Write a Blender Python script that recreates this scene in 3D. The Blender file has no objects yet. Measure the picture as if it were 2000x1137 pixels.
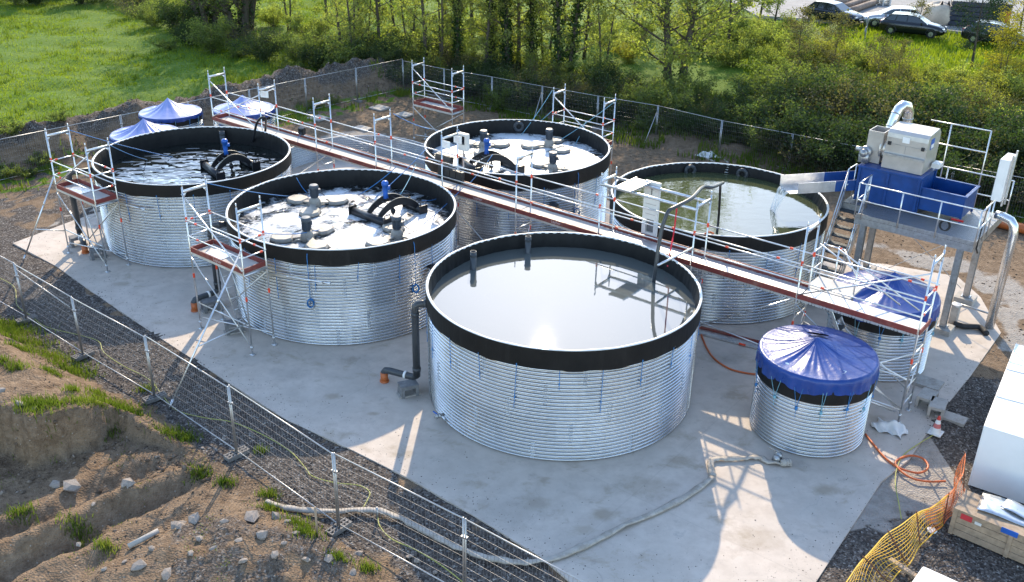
import bpy, bmesh, math, random
import numpy as np
from mathutils import Vector, Matrix
random.seed(7); RNG = np.random.default_rng(7)
SC = bpy.context.scene; COL = SC.collection
PI = math.pi; R_ = math.radians

# ------------------------------------------------------------------ camera (photogrammetric fit to the tanks' circles)
F_PX, PITCH, ROLL, CAM_H = 1905.835, R_(25.765498518), R_(-1.051693794), 14.2
def _cam():
    fw = Vector((0, math.cos(PITCH), -math.sin(PITCH))); rt = Vector((1, 0, 0)); dn = fw.cross(rt)
    c, s = math.cos(ROLL), math.sin(ROLL)
    return c*rt + s*dn, -s*rt + c*dn, fw
RT, DN, FW = _cam()
def G(px, py, z=0.0):
    """survey: point at height z seen at photo pixel (px,py)"""
    d = RT*((px-1000)/F_PX) + DN*((py-568.5)/F_PX) + FW
    return d*((z-CAM_H)/d.z) + Vector((0, 0, CAM_H))
def PX(p):
    q = Vector(p) - Vector((0, 0, CAM_H)); z = q.dot(FW)
    return 1000+F_PX*q.dot(RT)/z, 568.5+F_PX*q.dot(DN)/z
def ZH(p, py):
    lo, hi = -3.0, 13.0
    for _ in range(50):
        m = (lo+hi)/2
        if PX((p[0], p[1], m))[1] > py: lo = m
        else: hi = m
    return lo
E1 = Vector((.785, -.62, 0)).normalized(); E2 = Vector((.62, .785, 0)).normalized(); EZ = Vector((0, 0, 1))
SITE_ROT = math.atan2(E1.y, E1.x)
def W(u, v, z=0.0): return E1*u + E2*v + Vector((0, 0, z))
def UV(p): p = Vector((p[0], p[1], 0)); return p.dot(E1), p.dot(E2)
cam = bpy.data.cameras.new('camera'); co = bpy.data.objects.new('camera', cam); COL.objects.link(co)
co.matrix_world = Matrix(((RT.x, -DN.x, -FW.x, 0), (RT.y, -DN.y, -FW.y, 0), (RT.z, -DN.z, -FW.z, CAM_H), (0, 0, 0, 1)))
cam.sensor_width = 36; cam.lens = 36*F_PX/2000; cam.clip_end = 3000; cam.clip_start = .1
SC.camera = co

# ------------------------------------------------------------------ mesh builder
class MB:
    def __init__(s): s.v = []; s.f = []; s.m = []; s.mi = 0
    def add(s, vs, fs):
        b = len(s.v); s.v += [tuple(x) for x in vs]; s.f += [tuple(i+b for i in f) for f in fs]; s.m += [s.mi]*len(fs)
        return s
    def box(s, c, size, ax=None, taper=1.0):
        ax = ax or (Vector((1, 0, 0)), Vector((0, 1, 0)), EZ); c = Vector(c); h = [x/2 for x in size]; vs = []
        for k in (-1, 1):
            t = taper if k > 0 else 1
            for i, j in ((-1, -1), (1, -1), (1, 1), (-1, 1)): vs.append(c+ax[0]*(i*h[0]*t)+ax[1]*(j*h[1]*t)+ax[2]*(k*h[2]))
        return s.add(vs, [(3, 2, 1, 0), (4, 5, 6, 7), (0, 1, 5, 4), (1, 2, 6, 5), (2, 3, 7, 6), (3, 0, 4, 7)])
    def ubox(s, u0, u1, v0, v1, z0, z1):
        return s.box(W((u0+u1)/2, (v0+v1)/2, (z0+z1)/2), (abs(u1-u0), abs(v1-v0), abs(z1-z0)), (E1, E2, EZ))
    def bar(s, a, b, w, h, up=EZ):
        a = Vector(a); b = Vector(b); d = (b-a).normalized(); x = d.cross(up)
        if x.length < 1e-4: x = d.cross(Vector((1, 0, 0)))
        x.normalize(); y = x.cross(d)
        return s.box((a+b)/2, ((b-a).length, w, h), (d, x, y))
    def tube(s, a, b, r, n=6, r2=None, cap=True):
        return s.path([a, b], r, n, r2, cap)
    def path(s, pts, r, n=6, r2=None, cap=True, flat=1.0, closed=False):
        pts = [Vector(p) for p in pts]; vs = []; N = len(pts); ref = None
        for i, p in enumerate(pts):
            if closed: d = pts[(i+1) % N]-pts[i-1]
            else: d = pts[min(i+1, N-1)]-pts[max(i-1, 0)]
            d.normalize()
            if ref is None:
                ref = EZ if abs(d.z) < .95 else Vector((1, 0, 0))
            x = d.cross(ref)
            if x.length < 1e-3: x = d.cross(Vector((.3, 1, .2)))
            x.normalize(); y = x.cross(d)
            if abs(d.z) > .95 or abs(ref.z) < .9: ref = y.copy()
            rr = r if r2 is None else r+(r2-r)*i/max(1, N-1)
            if isinstance(r, (list, tuple)): rr = r[i]
            for k in range(n):
                a = 2*PI*k/n+PI/n
                vs.append(p+x*(math.cos(a)*rr)+y*(math.sin(a)*rr*flat))
        fs = []
        for i in range(N if closed else N-1):
            j = (i+1) % N
            for k in range(n): fs.append((i*n+k, i*n+(k+1) % n, j*n+(k+1) % n, j*n+k))
        if cap and not closed: fs += [tuple(range(n-1, -1, -1)), tuple(range((N-1)*n, N*n))]
        return s.add(vs, fs)
    def lathe(s, prof, n=32, c=(0, 0, 0), cap0=False, cap1=False, fn=None):
        vs = []; c = Vector(c); N = len(prof)
        for i, (r, z) in enumerate(prof):
            for k in range(n):
                a = 2*PI*k/n; rr, zz = (r, z) if fn is None else fn(r, z, a)
                vs.append((c.x+rr*math.cos(a), c.y+rr*math.sin(a), c.z+zz))
        fs = [(i*n+k, i*n+(k+1) % n, (i+1)*n+(k+1) % n, (i+1)*n+k) for i in range(N-1) for k in range(n)]
        if cap0: fs.append(tuple(range(n-1, -1, -1)))
        if cap1: fs.append(tuple(range((N-1)*n, N*n)))
        return s.add(vs, fs)
    def grid(s, nu, nv, fn):
        vs = [fn(i/(nu-1), j/(nv-1)) for j in range(nv) for i in range(nu)]
        return s.add(vs, [(j*nu+i, j*nu+i+1, (j+1)*nu+i+1, (j+1)*nu+i) for j in range(nv-1) for i in range(nu-1)])
    def prism(s, poly, axis):
        n = len(poly); axis = Vector(axis); vs = [Vector(p) for p in poly]+[Vector(p)+axis for p in poly]
        return s.add(vs, [tuple(range(n-1, -1, -1)), tuple(range(n, 2*n))]+[(i, (i+1) % n, n+(i+1) % n, n+i) for i in range(n)])
    def build(s, name, mat, parent=None, smooth=False, bevel=0.0, origin=None):
        off = Vector((0, 0, 0)) if origin is None else Vector(origin); p = parent
        while p is not None: off = off+p.location; p = p.parent
        me = bpy.data.meshes.new(name)
        me.from_pydata([(x-off.x, y-off.y, z-off.z) for x, y, z in s.v], [], s.f)
        mats = mat if isinstance(mat, (list, tuple)) else [mat]
        for m in mats: me.materials.append(m)
        if len(mats) > 1: me.polygons.foreach_set('material_index', s.m)
        if smooth: me.polygons.foreach_set('use_smooth', [True]*len(me.polygons))
        bm = bmesh.new(); bm.from_mesh(me); bmesh.ops.recalc_face_normals(bm, faces=bm.faces); bm.to_mesh(me); bm.free()
        me.update()
        o = bpy.data.objects.new(name, me); COL.objects.link(o)
        if parent is not None: o.parent = parent
        if origin is not None: o.location = origin
        if bevel:
            b = o.modifiers.new('bevel', 'BEVEL'); b.width = bevel; b.segments = 2; b.limit_method = 'ANGLE'
        return o
def np_obj(name, co_, faces, mat, parent=None, smooth=False, attrs=None):
    """fast mesh from numpy arrays: co (N,3), faces (M,k)"""
    me = bpy.data.meshes.new(name); n = len(co_); m, k = faces.shape
    me.vertices.add(n); me.vertices.foreach_set('co', np.asarray(co_, np.float32).ravel())
    me.loops.add(m*k); me.loops.foreach_set('vertex_index', faces.astype(np.int32).ravel())
    me.polygons.add(m); me.polygons.foreach_set('loop_start', np.arange(0, m*k, k, dtype=np.int32))
    try: me.polygons.foreach_set('loop_total', np.full(m, k, dtype=np.int32))
    except Exception: pass
    me.materials.append(mat)
    if smooth: me.polygons.foreach_set('use_smooth', np.ones(m, bool))
    for an, arr in (attrs or {}).items():
        at = me.color_attributes.new(an, 'FLOAT_COLOR', 'POINT'); at.data.foreach_set('color', np.asarray(arr, np.float32).ravel())
    me.update(calc_edges=True); me.validate()
    o = bpy.data.objects.new(name, me); COL.objects.link(o)
    if parent is not None: o.parent = parent
    return o
def tag(o, label, cat, group=None):
    o['label'] = label; o['category'] = cat
    if group: o['group'] = group
    return o
def thing(name, label, cat, loc=(0, 0, 0), rz=0.0, group=None):
    o = bpy.data.objects.new(name, None); COL.objects.link(o); o.empty_display_size = .3
    o.location = loc; o.rotation_euler = (0, 0, rz)
    return tag(o, label, cat, group)
def struct(o, kind='structure'): o['kind'] = kind; return o
def dup(root, loc=None, rz=None, label=None, scale=None, group=None):
    r = root.copy(); COL.objects.link(r)
    if loc is not None: r.location = loc
    if rz is not None: r.rotation_euler = (0, 0, rz)
    if scale is not None: r.scale = scale
    if label: r['label'] = label
    if group: r['group'] = group
    for ch in root.children:
        c = ch.copy(); COL.objects.link(c); c.parent = r
        for g in ch.children:
            d = g.copy(); COL.objects.link(d); d.parent = c
    return r
ORD = 'first second third fourth fifth sixth seventh eighth ninth tenth eleventh twelfth thirteenth fourteenth fifteenth sixteenth seventeenth eighteenth nineteenth twentieth'.split()
def ordw(i):
    if i < 20: return ORD[i]
    t = ('twenty', 'thirty', 'forty')[(i-19)//10] if (i+1) % 10 else None
    return t+'-'+ORD[(i+1) % 10-1] if t else ('twentieth', 'thirtieth', 'fortieth')[(i+1)//10-2]

# ------------------------------------------------------------------ materials
class NT:
    def __init__(s, name):
        s.m = bpy.data.materials.new(name); s.m.use_nodes = True; s.t = s.m.node_tree; s.n = s.t.nodes; s.n.clear()
        s.out = s.n.new('ShaderNodeOutputMaterial'); s.bsdf = s.n.new('ShaderNodeBsdfPrincipled')
        s.t.links.new(s.bsdf.outputs[0], s.out.inputs[0])
    def l(s, a, b): s.t.links.new(a, b)
    def pos(s, obj=True):
        if obj: return s.n.new('ShaderNodeTexCoord').outputs['Object']
        return s.n.new('ShaderNodeNewGeometry').outputs['Position']
    def mapv(s, v, scale=(1, 1, 1), rot=(0, 0, 0), loc=(0, 0, 0)):
        n = s.n.new('ShaderNodeMapping'); n.inputs['Scale'].default_value = scale; n.inputs['Rotation'].default_value = rot; n.inputs['Location'].default_value = loc
        s.l(v, n.inputs['Vector']); return n.outputs[0]
    def noise(s, v, scale=1, detail=4, rough=.55, dist=0.0):
        n = s.n.new('ShaderNodeTexNoise'); n.inputs['Scale'].default_value = scale; n.inputs['Detail'].default_value = detail
        n.inputs['Roughness'].default_value = rough; n.inputs['Distortion'].default_value = dist; s.l(v, n.inputs['Vector']); return n.outputs['Fac']
    def vor(s, v, scale=1, feat='F1', out='Distance', rnd=1.0):
        n = s.n.new('ShaderNodeTexVoronoi'); n.feature = feat; n.inputs['Scale'].default_value = scale; n.inputs['Randomness'].default_value = rnd
        s.l(v, n.inputs['Vector']); return n.outputs[out]
    def ramp(s, fac, stops, interp='LINEAR'):
        n = s.n.new('ShaderNodeValToRGB'); cr = n.color_ramp; cr.interpolation = interp
        while len(cr.elements) < len(stops): cr.elements.new(.5)
        for e, (p, c) in zip(cr.elements, stops):
            e.position = p; e.color = (c, c, c, 1) if isinstance(c, (int, float)) else (*c, 1)
        s.l(fac, n.inputs[0]); return n.outputs[0]
    def mix(s, fac, a, b, mode='MIX'):
        n = s.n.new('ShaderNodeMix'); n.data_type = 'RGBA'; n.blend_type = mode
        for sock, val in ((n.inputs[0], fac), (n.inputs[6], a), (n.inputs[7], b)):
            if isinstance(val, (int, float)): sock.default_value = val if sock == n.inputs[0] else (val, val, val, 1)
            elif isinstance(val, (tuple, list)): sock.default_value = (*val, 1) if len(val) == 3 else val
            else: s.l(val, sock)
        return n.outputs[2]
    def math(s, op, a, b=0.0, clamp=False):
        n = s.n.new('ShaderNodeMath'); n.operation = op; n.use_clamp = clamp
        for i, val in enumerate((a, b)):
            if isinstance(val, (int, float)): n.inputs[i].default_value = val
            else: s.l(val, n.inputs[i])
        return n.outputs[0]
    def sep(s, v):
        n = s.n.new('ShaderNodeSeparateXYZ'); s.l(v, n.inputs[0]); return n.outputs
    def attr(s, name):
        n = s.n.new('ShaderNodeVertexColor'); n.layer_name = name
        q = s.n.new('ShaderNodeSeparateColor'); s.l(n.outputs[0], q.inputs[0]); return q.outputs
    def rnd(s): return s.n.new('ShaderNodeObjectInfo').outputs['Random']
    def bump(s, h, strength=.3, dist=.02, normal=None):
        n = s.n.new('ShaderNodeBump'); n.inputs['Strength'].default_value = strength; n.inputs['Distance'].default_value = dist; s.l(h, n.inputs['Height'])
        if normal is not None: s.l(normal, n.inputs['Normal'])
        return n.outputs[0]
    def set(s, **k):
        nm = dict(base='Base Color', rough='Roughness', metal='Metallic', normal='Normal', spec='Specular IOR Level', ior='IOR', alpha='Alpha', trans='Transmission Weight', emis='Emission Color', emis_s='Emission Strength', coat='Coat Weight', sheen='Sheen Weight')
        for key, val in k.items():
            sock = s.bsdf.inputs[nm[key]]
            if isinstance(val, (int, float)): sock.default_value = val
            elif isinstance(val, (tuple, list)): sock.default_value = (*val, 1)
            else: s.l(val, sock)
        return s
def M(name, base, rough=.6, metal=0.0, var=.18, scale=3.0, bump=.0, bscale=40.0, dirt=None, spec=.5, coat=0.0):
    """plain surface with noise variation, fine bump and optional dirt colour in patches"""
    t = NT(name); p = t.pos(); dark = tuple(c*(1-var) for c in base); lite = tuple(min(1, c*(1+var)) for c in base)
    c = t.ramp(t.noise(p, scale, 5, .6), [(.3, dark), (.7, lite)])
    if dirt: c = t.mix(t.ramp(t.noise(p, scale*.6, 6, .7), [(.5, 0.), (.68, .8)]), c, dirt)
    t.set(base=c, metal=metal, spec=spec, coat=coat)
    t.set(rough=t.ramp(t.noise(p, scale*2.3, 4), [(.3, max(.02, rough*.8)), (.7, min(1, rough*1.2))]))
    if bump: t.set(normal=t.bump(t.noise(p, bscale, 4), bump, .01))
    return t.m
mGalv = None
def mk_galv():
    t = NT('galvanised_sheet'); p = t.pos()
    sp = t.vor(p, 22, out='Color'); g = t.ramp(t.noise(p, .8, 4), [(.3, (.58, .60, .615)), (.7, (.72, .73, .74))])
    c = t.mix(.0, g, sp, 'MULTIPLY')
    s_ = t.sep(p); ang = t.math('MULTIPLY', t.math('ARCTAN2', s_[1], s_[0]), 1.45); cb = t.n.new('ShaderNodeCombineXYZ'); zr = t.math('FLOOR', t.math('DIVIDE', s_[2], .62)); t.l(t.math('FLOOR', t.math('ADD', ang, t.math('MULTIPLY', zr, .37))), cb.inputs[0]); t.l(zr, cb.inputs[1]); t.l(t.rnd(), cb.inputs[2])
    wn = t.n.new('ShaderNodeTexWhiteNoise'); t.l(cb.outputs[0], wn.inputs['Vector']); c = t.mix(1., c, t.ramp(wn.outputs['Value'], [(0, .82), (1, 1.)]), 'MULTIPLY')
    st = t.noise(t.mapv(p, (3.2, 3.2, .12)), 2.2, 4)
    c = t.mix(t.ramp(st, [(.56, 0.), (.78, .25)]), c, (.42, .40, .36))
    sub = t.ramp(t.noise(t.mapv(p, (1, 1, .6)), 1.1, 6, .7), [(.58, 0.), (.72, .4)])
    c = t.mix(sub, c, (.36, .33, .28))
    t.set(base=c, metal=.92, rough=t.ramp(t.noise(p, 5, 4), [(.3, .17), (.7, .27)])); return t.m
mGalv = mk_galv()
mSeam = M('galvanised_lap', (.50, .51, .52), .3, .9, .15, 9)
mAlu = M('aluminium_tube', (.66, .67, .68), .34, .9, .12, 6)
mZinc = M('dull_zinc', (.42, .43, .44), .45, .85, .2, 9, dirt=(.3, .28, .25))
mDarkZinc = M('dark_grating_steel', (.045, .05, .055), .7, .1, .2, 9)
mRim = M('white_edge_strip', (.72, .71, .68), .5, 0, .1)
mRed = M('red_brown_board', (.19, .035, .028), .55, 0, .2, 4, dirt=(.25, .12, .09))
mOrange = M('orange_red_clip', (.75, .075, .03), .45)
mRope = M('blue_rope', (.03, .17, .42), .7, 0, .2, 30)
mRopePale = M('pale_blue_rope', (.16, .36, .46), .7, 0, .2, 30)
mBlackPl = M('black_plastic', (.016, .016, .018), .38, 0, .2)
mGreyPVC = M('grey_plastic_pipe', (.045, .05, .056), .38, 0, .15)
mOrangePVC = M('orange_plastic_pipe', (.46, .12, .03), .45, 0, .15)
mBlueMotor = M('blue_paint', (.015, .10, .42), .4)
mGreyMotor = M('slate_motor_paint', (.05, .065, .085), .42, 0, .2, 8)
mFloat = M('cream_float_plastic', (.33, .295, .245), .5, 0, .15, 4, dirt=(.2, .17, .14))
mFloatDark = M('dark_float_edge', (.045, .042, .04), .5)
mConcBlock = M('concrete_block', (.17, .17, .17), .9, 0, .25, 9, .35, 60)
mConcPale = M('pale_cast_concrete', (.40, .37, .33), .9, 0, .18, 5, .3, 50, dirt=(.25, .22, .19))
mWhite = M('white_paint', (.78, .78, .77), .4, 0, .06)
mWhiteDirty = M('dusty_white_plastic', (.66, .65, .62), .5, 0, .1, 3)
mBlueTank = M('deep_blue_painted_steel', (.004, .050, .215), .40, 0, .2, 3, .05, 30)
mSteel = M('brushed_stainless', (.60, .56, .51), .38, .75, .1, 3)
mSteelFlat = M('matt_stainless_panel', (.47, .455, .43), .42, .55, .1, 3)
mPipeSt = M('bright_pipe_steel', (.74, .74, .74), .25, .9, .1, 4)
mText = M('faded_lettering', (.72, .54, .50), .7)
mTextDark = M('dark_lettering', (.03, .03, .04), .6)
mTextWhite = M('white_lettering', (.75, .75, .75), .6)
mHoseGrey = M('flat_canvas_hose', (.40, .36, .31), .85, 0, .2, 6, .2, 50, dirt=(.28, .24, .19))
mHoseOrange = M('orange_rubber', (.55, .12, .03), .5, 0, .15)
mCordYel = M('yellow_green_cord', (.42, .42, .10), .6)
mHole = M('unlit_hole', (.003, .003, .003), 1, 0, .1, 3, spec=0)
mRubber = M('black_rubber', (.02, .02, .021), .7)
mWood = M('weathered_timber', (.34, .25, .17), .8, 0, .25, 7, .25, 40)
mBark = M('bark', (.075, .06, .045), .9, 0, .3, 6, .5, 25)
mRock = M('pale_limestone', (.29, .245, .205), .9, 0, .25, 3, .5, 20, dirt=(.18, .14, .11))
mGlassDark = M('dark_glass', (.012, .014, .016), .06, 0, .1, 1, spec=.8)
mTyre = M('tyre_rubber', (.018, .018, .018), .8)
mAlloy = M('alloy_rim', (.45, .46, .47), .3, .9)
mLampRed = M('red_lamp_glass', (.35, .015, .012), .2)
mLampClear = M('clear_lamp_glass', (.6, .62, .64), .1)
def mk_liner():
    t = NT('black_liner_sheet'); p = t.pos()
    c = t.ramp(t.noise(p, 2.2, 5), [(.3, (.006, .006, .0065)), (.75, (.013, .0125, .0125))])
    c = t.mix(t.ramp(t.noise(t.mapv(p, (4, 4, .25)), 2, 4), [(.58, 0.), (.8, .3)]), c, (.035, .032, .03))
    w = t.noise(t.mapv(p, (2.5, 2.5, .7)), 2.2, 3)
    t.set(base=c, rough=.55, spec=.25, normal=t.bump(w, .35, .04)); return t.m
mLiner = mk_liner()
def mk_deck(name, base, perf):
    t = NT(name); p = t.pos()
    c = t.ramp(t.noise(t.mapv(p, (1, 8, 1)), 3, 5), [(.3, tuple(x*.8 for x in base)), (.7, base)])
    c = t.mix(t.ramp(t.noise(p, 1.3, 6, .7), [(.5, 0.), (.7, .5)]), c, tuple(x*.62 for x in base))
    if perf:
        v = t.vor(p, 16, rnd=0.); d = t.ramp(v, [(.26, 1.), (.33, 0.)])
        c = t.mix(d, c, (.10, .10, .10)); t.set(metal=.55, rough=.42, normal=t.bump(v, .25, .01))
    else: t.set(rough=.75)
    t.set(base=c); return t.m
mDeckPly = mk_deck('plywood_deck', (.56, .53, .48), False)
mDeckPerf = mk_deck('perforated_metal_deck', (.62, .62, .61), True)
def mk_grate():
    t = NT('steel_floor_grating'); p = t.pos()
    a = t.n.new('ShaderNodeTexBrick'); a.offset = 0; a.inputs['Scale'].default_value = 1; a.inputs['Mortar Size'].default_value = .008
    a.inputs['Brick Width'].default_value = .033; a.inputs['Row Height'].default_value = .066
    t.l(t.mapv(p, rot=(0, 0, 0)), a.inputs['Vector'])
    c = t.mix(a.outputs['Fac'], (.05, .05, .05), (.34, .35, .36)); t.set(base=c, metal=.5, rough=.5, normal=t.bump(a.outputs['Fac'], .6, .01)); return t.m
mGrate = mk_grate()
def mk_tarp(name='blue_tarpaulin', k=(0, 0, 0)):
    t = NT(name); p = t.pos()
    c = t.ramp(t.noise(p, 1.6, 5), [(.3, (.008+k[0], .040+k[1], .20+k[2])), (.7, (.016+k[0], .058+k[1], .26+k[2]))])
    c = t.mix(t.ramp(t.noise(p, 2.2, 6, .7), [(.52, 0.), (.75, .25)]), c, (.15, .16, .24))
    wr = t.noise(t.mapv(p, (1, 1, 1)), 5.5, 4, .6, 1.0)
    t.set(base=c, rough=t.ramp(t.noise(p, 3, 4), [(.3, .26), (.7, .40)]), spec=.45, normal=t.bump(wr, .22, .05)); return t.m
mTarp = mk_tarp(); mTarpSheen = mk_tarp('blue_tarpaulin_painted_sheen', (.24, .25, .34))  # paler copy: low-angle sky sheen on the far lids painted into the colour
def mk_water(name, base, rip_s, rip_h, foam=None, foam_s=1.4, ior=1.9, rings=None, scum=False, rough=.03, tint=(.92, .97, 1.0), rip_d=4, aniso=(1, 1, 1)):
    t = NT(name); p = t.pos(); h = t.noise(t.mapv(p, aniso), rip_s, rip_d, .5, .4); col = base
    nrm = t.bump(h, 1.0, rip_h)
    if rings:
        n = t.n.new('ShaderNodeTexWave'); n.wave_type = 'RINGS'; n.rings_direction = 'SPHERICAL'; n.inputs['Scale'].default_value = 2.2; n.inputs['Distortion'].default_value = 3.5
        n.inputs['Detail'].default_value = 3
        t.l(t.mapv(p, loc=(-rings[0], -rings[1], 0)), n.inputs['Vector']); dv = t.n.new('ShaderNodeVectorMath'); dv.operation = 'DISTANCE'; t.l(p, dv.inputs[0]); dv.inputs[1].default_value = (rings[0], rings[1], 0); fo = t.ramp(t.math('MULTIPLY', dv.outputs['Value'], .4), [(.1, 1.), (.75, 0.)]); nrm = t.bump(t.math('MULTIPLY', n.outputs['Fac'], fo), 1.0, .0004, nrm)
    if scum:
        s_ = t.ramp(t.vor(p, 55), [(.10, 1.), (.2, 0.)]); s_ = t.mix(1., s_, t.ramp(t.noise(p, 1.2, 4), [(.42, 0.), (.7, 1.)]), 'MULTIPLY')
        col = t.mix(s_, base, (.30, .26, .20)); nrm = t.bump(t.noise(p, 40, 2), .5, .00012, nrm)
    t.set(base=col, ior=ior, rough=rough, normal=nrm); t.bsdf.inputs['Specular Tint'].default_value = (*tint, 1)
    if foam is not None:
        w = t.noise(p, 1.1, 3, .5); wv = t.n.new('ShaderNodeVectorMath'); wv.operation = 'ADD'
        sc = t.n.new('ShaderNodeVectorMath'); sc.operation = 'SCALE'; sc.inputs['Scale'].default_value = .55
        nz = t.n.new('ShaderNodeTexNoise'); nz.inputs['Scale'].default_value = 1.6; nz.inputs['Detail'].default_value = 3; t.l(p, nz.inputs['Vector'])
        t.l(nz.outputs['Color'], sc.inputs[0]); t.l(p, wv.inputs[0]); t.l(sc.outputs[0], wv.inputs[1])
        f1 = t.noise(wv.outputs[0], foam_s, 9, .68, .5)
        rim = t.sep(p); rr = t.math('SQRT', t.math('ADD', t.math('MULTIPLY', rim[0], rim[0]), t.math('MULTIPLY', rim[1], rim[1])))
        big = t.noise(t.mapv(p, loc=(foam[2], foam[3], 0)), .42, 2)
        f = t.math('ADD', f1, t.math('MULTIPLY', t.math('SUBTRACT', big, .5), .55))
        f = t.math('SUBTRACT', f, t.ramp(t.math('MULTIPLY', rr, .25), [(.72, 0.), (.86, .13)]))
        fm = t.ramp(f, [(foam[0], 0.), (foam[1], 1.)])
        cells = t.ramp(t.vor(wv.outputs[0], 5.5, 'DISTANCE_TO_EDGE'), [(.0, 1.), (.10, .75), (.32, .5)])
        fm = t.mix(1., fm, t.mix(t.ramp(f, [(foam[1], 0.), (foam[1]+.12, 1.)]), cells, 1.), 'MULTIPLY')
        d = t.n.new('ShaderNodeBsdfPrincipled'); d.inputs['Base Color'].default_value = (.68, .70, .715, 1); d.inputs['Roughness'].default_value = .4
        t.l(t.bump(f1, .8, .05), d.inputs['Normal'])
        mx = t.n.new('ShaderNodeMixShader'); t.l(fm, mx.inputs[0]); t.l(t.bsdf.outputs[0], mx.inputs[1]); t.l(d.outputs[0], mx.inputs[2]); t.l(mx.outputs[0], t.out.inputs[0])
    return t.m
def mk_leaf(name, c1, c2, trans=.5, dark=.45):
    """leaves: object-random and clump-noise colour between c1 and c2, partly translucent"""
    t = NT(name); p = t.pos(); t.n.remove(t.bsdf)
    n1 = t.noise(p, .9, 3); fac = t.math('ADD', t.math('MULTIPLY', t.rnd(), .55), t.math('SUBTRACT', n1, .25), True)
    c = t.mix(fac, c1, c2)
    n2 = t.noise(p, 9, 2); c = t.mix(t.ramp(n2, [(.35, 0.), (.65, dark)]), c, tuple(x*.5 for x in c1))
    d = t.n.new('ShaderNodeBsdfDiffuse'); tr = t.n.new('ShaderNodeBsdfTranslucent'); g = t.n.new('ShaderNodeBsdfGlossy'); g.inputs['Roughness'].default_value = .55; g.inputs['Color'].default_value = (.8, .85, .8, 1)
    t.l(c, d.inputs[0]); t.l(t.mix(1., c, (1.8, 1.95, .88), 'MULTIPLY'), tr.inputs[0])
    m1 = t.n.new('ShaderNodeMixShader'); m1.inputs[0].default_value = trans; t.l(d.outputs[0], m1.inputs[1]); t.l(tr.outputs[0], m1.inputs[2])
    m2 = t.n.new('ShaderNodeMixShader'); m2.inputs[0].default_value = .025; t.l(m1.outputs[0], m2.inputs[1]); t.l(g.outputs[0], m2.inputs[2]); t.l(m2.outputs[0], t.out.inputs[0])
    return t.m
# ------------------------------------------------------------------ numpy noise
_T = RNG.random((256, 256))
def vn(x, y, seed=0):
    x = np.asarray(x, float)+seed*17.31; y = np.asarray(y, float)+seed*9.77
    xi = np.floor(x).astype(int); yi = np.floor(y).astype(int); fx = x-xi; fy = y-yi
    fx = fx*fx*(3-2*fx); fy = fy*fy*(3-2*fy)
    a = _T[xi % 256, yi % 256]; b = _T[(xi+1) % 256, yi % 256]; c = _T[xi % 256, (yi+1) % 256]; d = _T[(xi+1) % 256, (yi+1) % 256]
    return (a*(1-fx)+b*fx)*(1-fy)+(c*(1-fx)+d*fx)*fy
def fbm(x, y, sc=1., oct=4, seed=0, gain=.5):
    s = 0; a = 1; t = 0
    for i in range(oct):
        s = s+a*vn(x*sc, y*sc, seed+i*3); t += a; a *= gain; sc *= 2.03
    return s/t
def sst(x, a, b):
    t = np.clip((x-a)/(b-a), 0, 1); return t*t*(3-2*t)
def inpoly(x, y, poly):
    r = np.zeros(np.shape(x), bool); n = len(poly); j = n-1
    for i in range(n):
        xi, yi = poly[i][:2]; xj, yj = poly[j][:2]
        r ^= ((yi > y) != (yj > y)) & (x < (xj-xi)*(y-yi)/((yj-yi) or 1e-9)+xi); j = i
    return r
def pdist(x, y, poly, closed=True):
    d = np.full(np.shape(x), 1e9); n = len(poly)
    for i in range(n if closed else n-1):
        ax, ay = poly[i][:2]; bx, by = poly[(i+1) % n][:2]; dx, dy = bx-ax, by-ay
        t = np.clip(((x-ax)*dx+(y-ay)*dy)/(dx*dx+dy*dy+1e-12), 0, 1)
        d = np.minimum(d, np.hypot(x-ax-t*dx, y-ay-t*dy))
    return d
# ------------------------------------------------------------------ site lines
SLAB = [G(*p) for p in ((25, 475), (110, 520), (180, 570), (290, 645), (420, 730), (560, 820), (690, 880), (800, 935), (930, 1010), (1060, 1090), (1135, 1155), (1588, 1145), (1660, 1035), (1722, 940), (1775, 898))]
SLAB += [G(1850, 790), G(1895, 735), G(1955, 650), G(1915, 580), G(1870, 540), W(-9.5, 33.6), W(-11, 32.6), W(-26, 32.4), W(-34.4, 31), W(-35.0, 24), W(-35.1, 17.5)]
NF = (Vector((-14.98, 26.66, 0)), Vector((-.84, 15.13, 0)))
FL = (Vector((-20.22, 40.69, 0)), Vector((-6.47, 55.77, 0)))
FS = (Vector((-6.47, 55.77, 0)), Vector((12.45, 42.54, 0)))
def sdl(x, y, ln, side):
    d = (ln[1]-ln[0]).normalized(); n = Vector((-d.y, d.x, 0))*side
    return (x-ln[0].x)*n.x+(y-ln[0].y)*n.y, (x-ln[0].x)*d.x+(y-ln[0].y)*d.y
CREST = sorted([(p.x, p.y) for p in (G(*q, .55) for q in ((-120, 850), (0, 838), (60, 868), (110, 850), (170, 835), (215, 800), (262, 806), (330, 838), (420, 865)))])
CX = [c[0] for c in CREST]; CY = [c[1] for c in CREST]
TRK = (G(0, 1105), G(440, 905))
HEAP = G(520, 1090)
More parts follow.
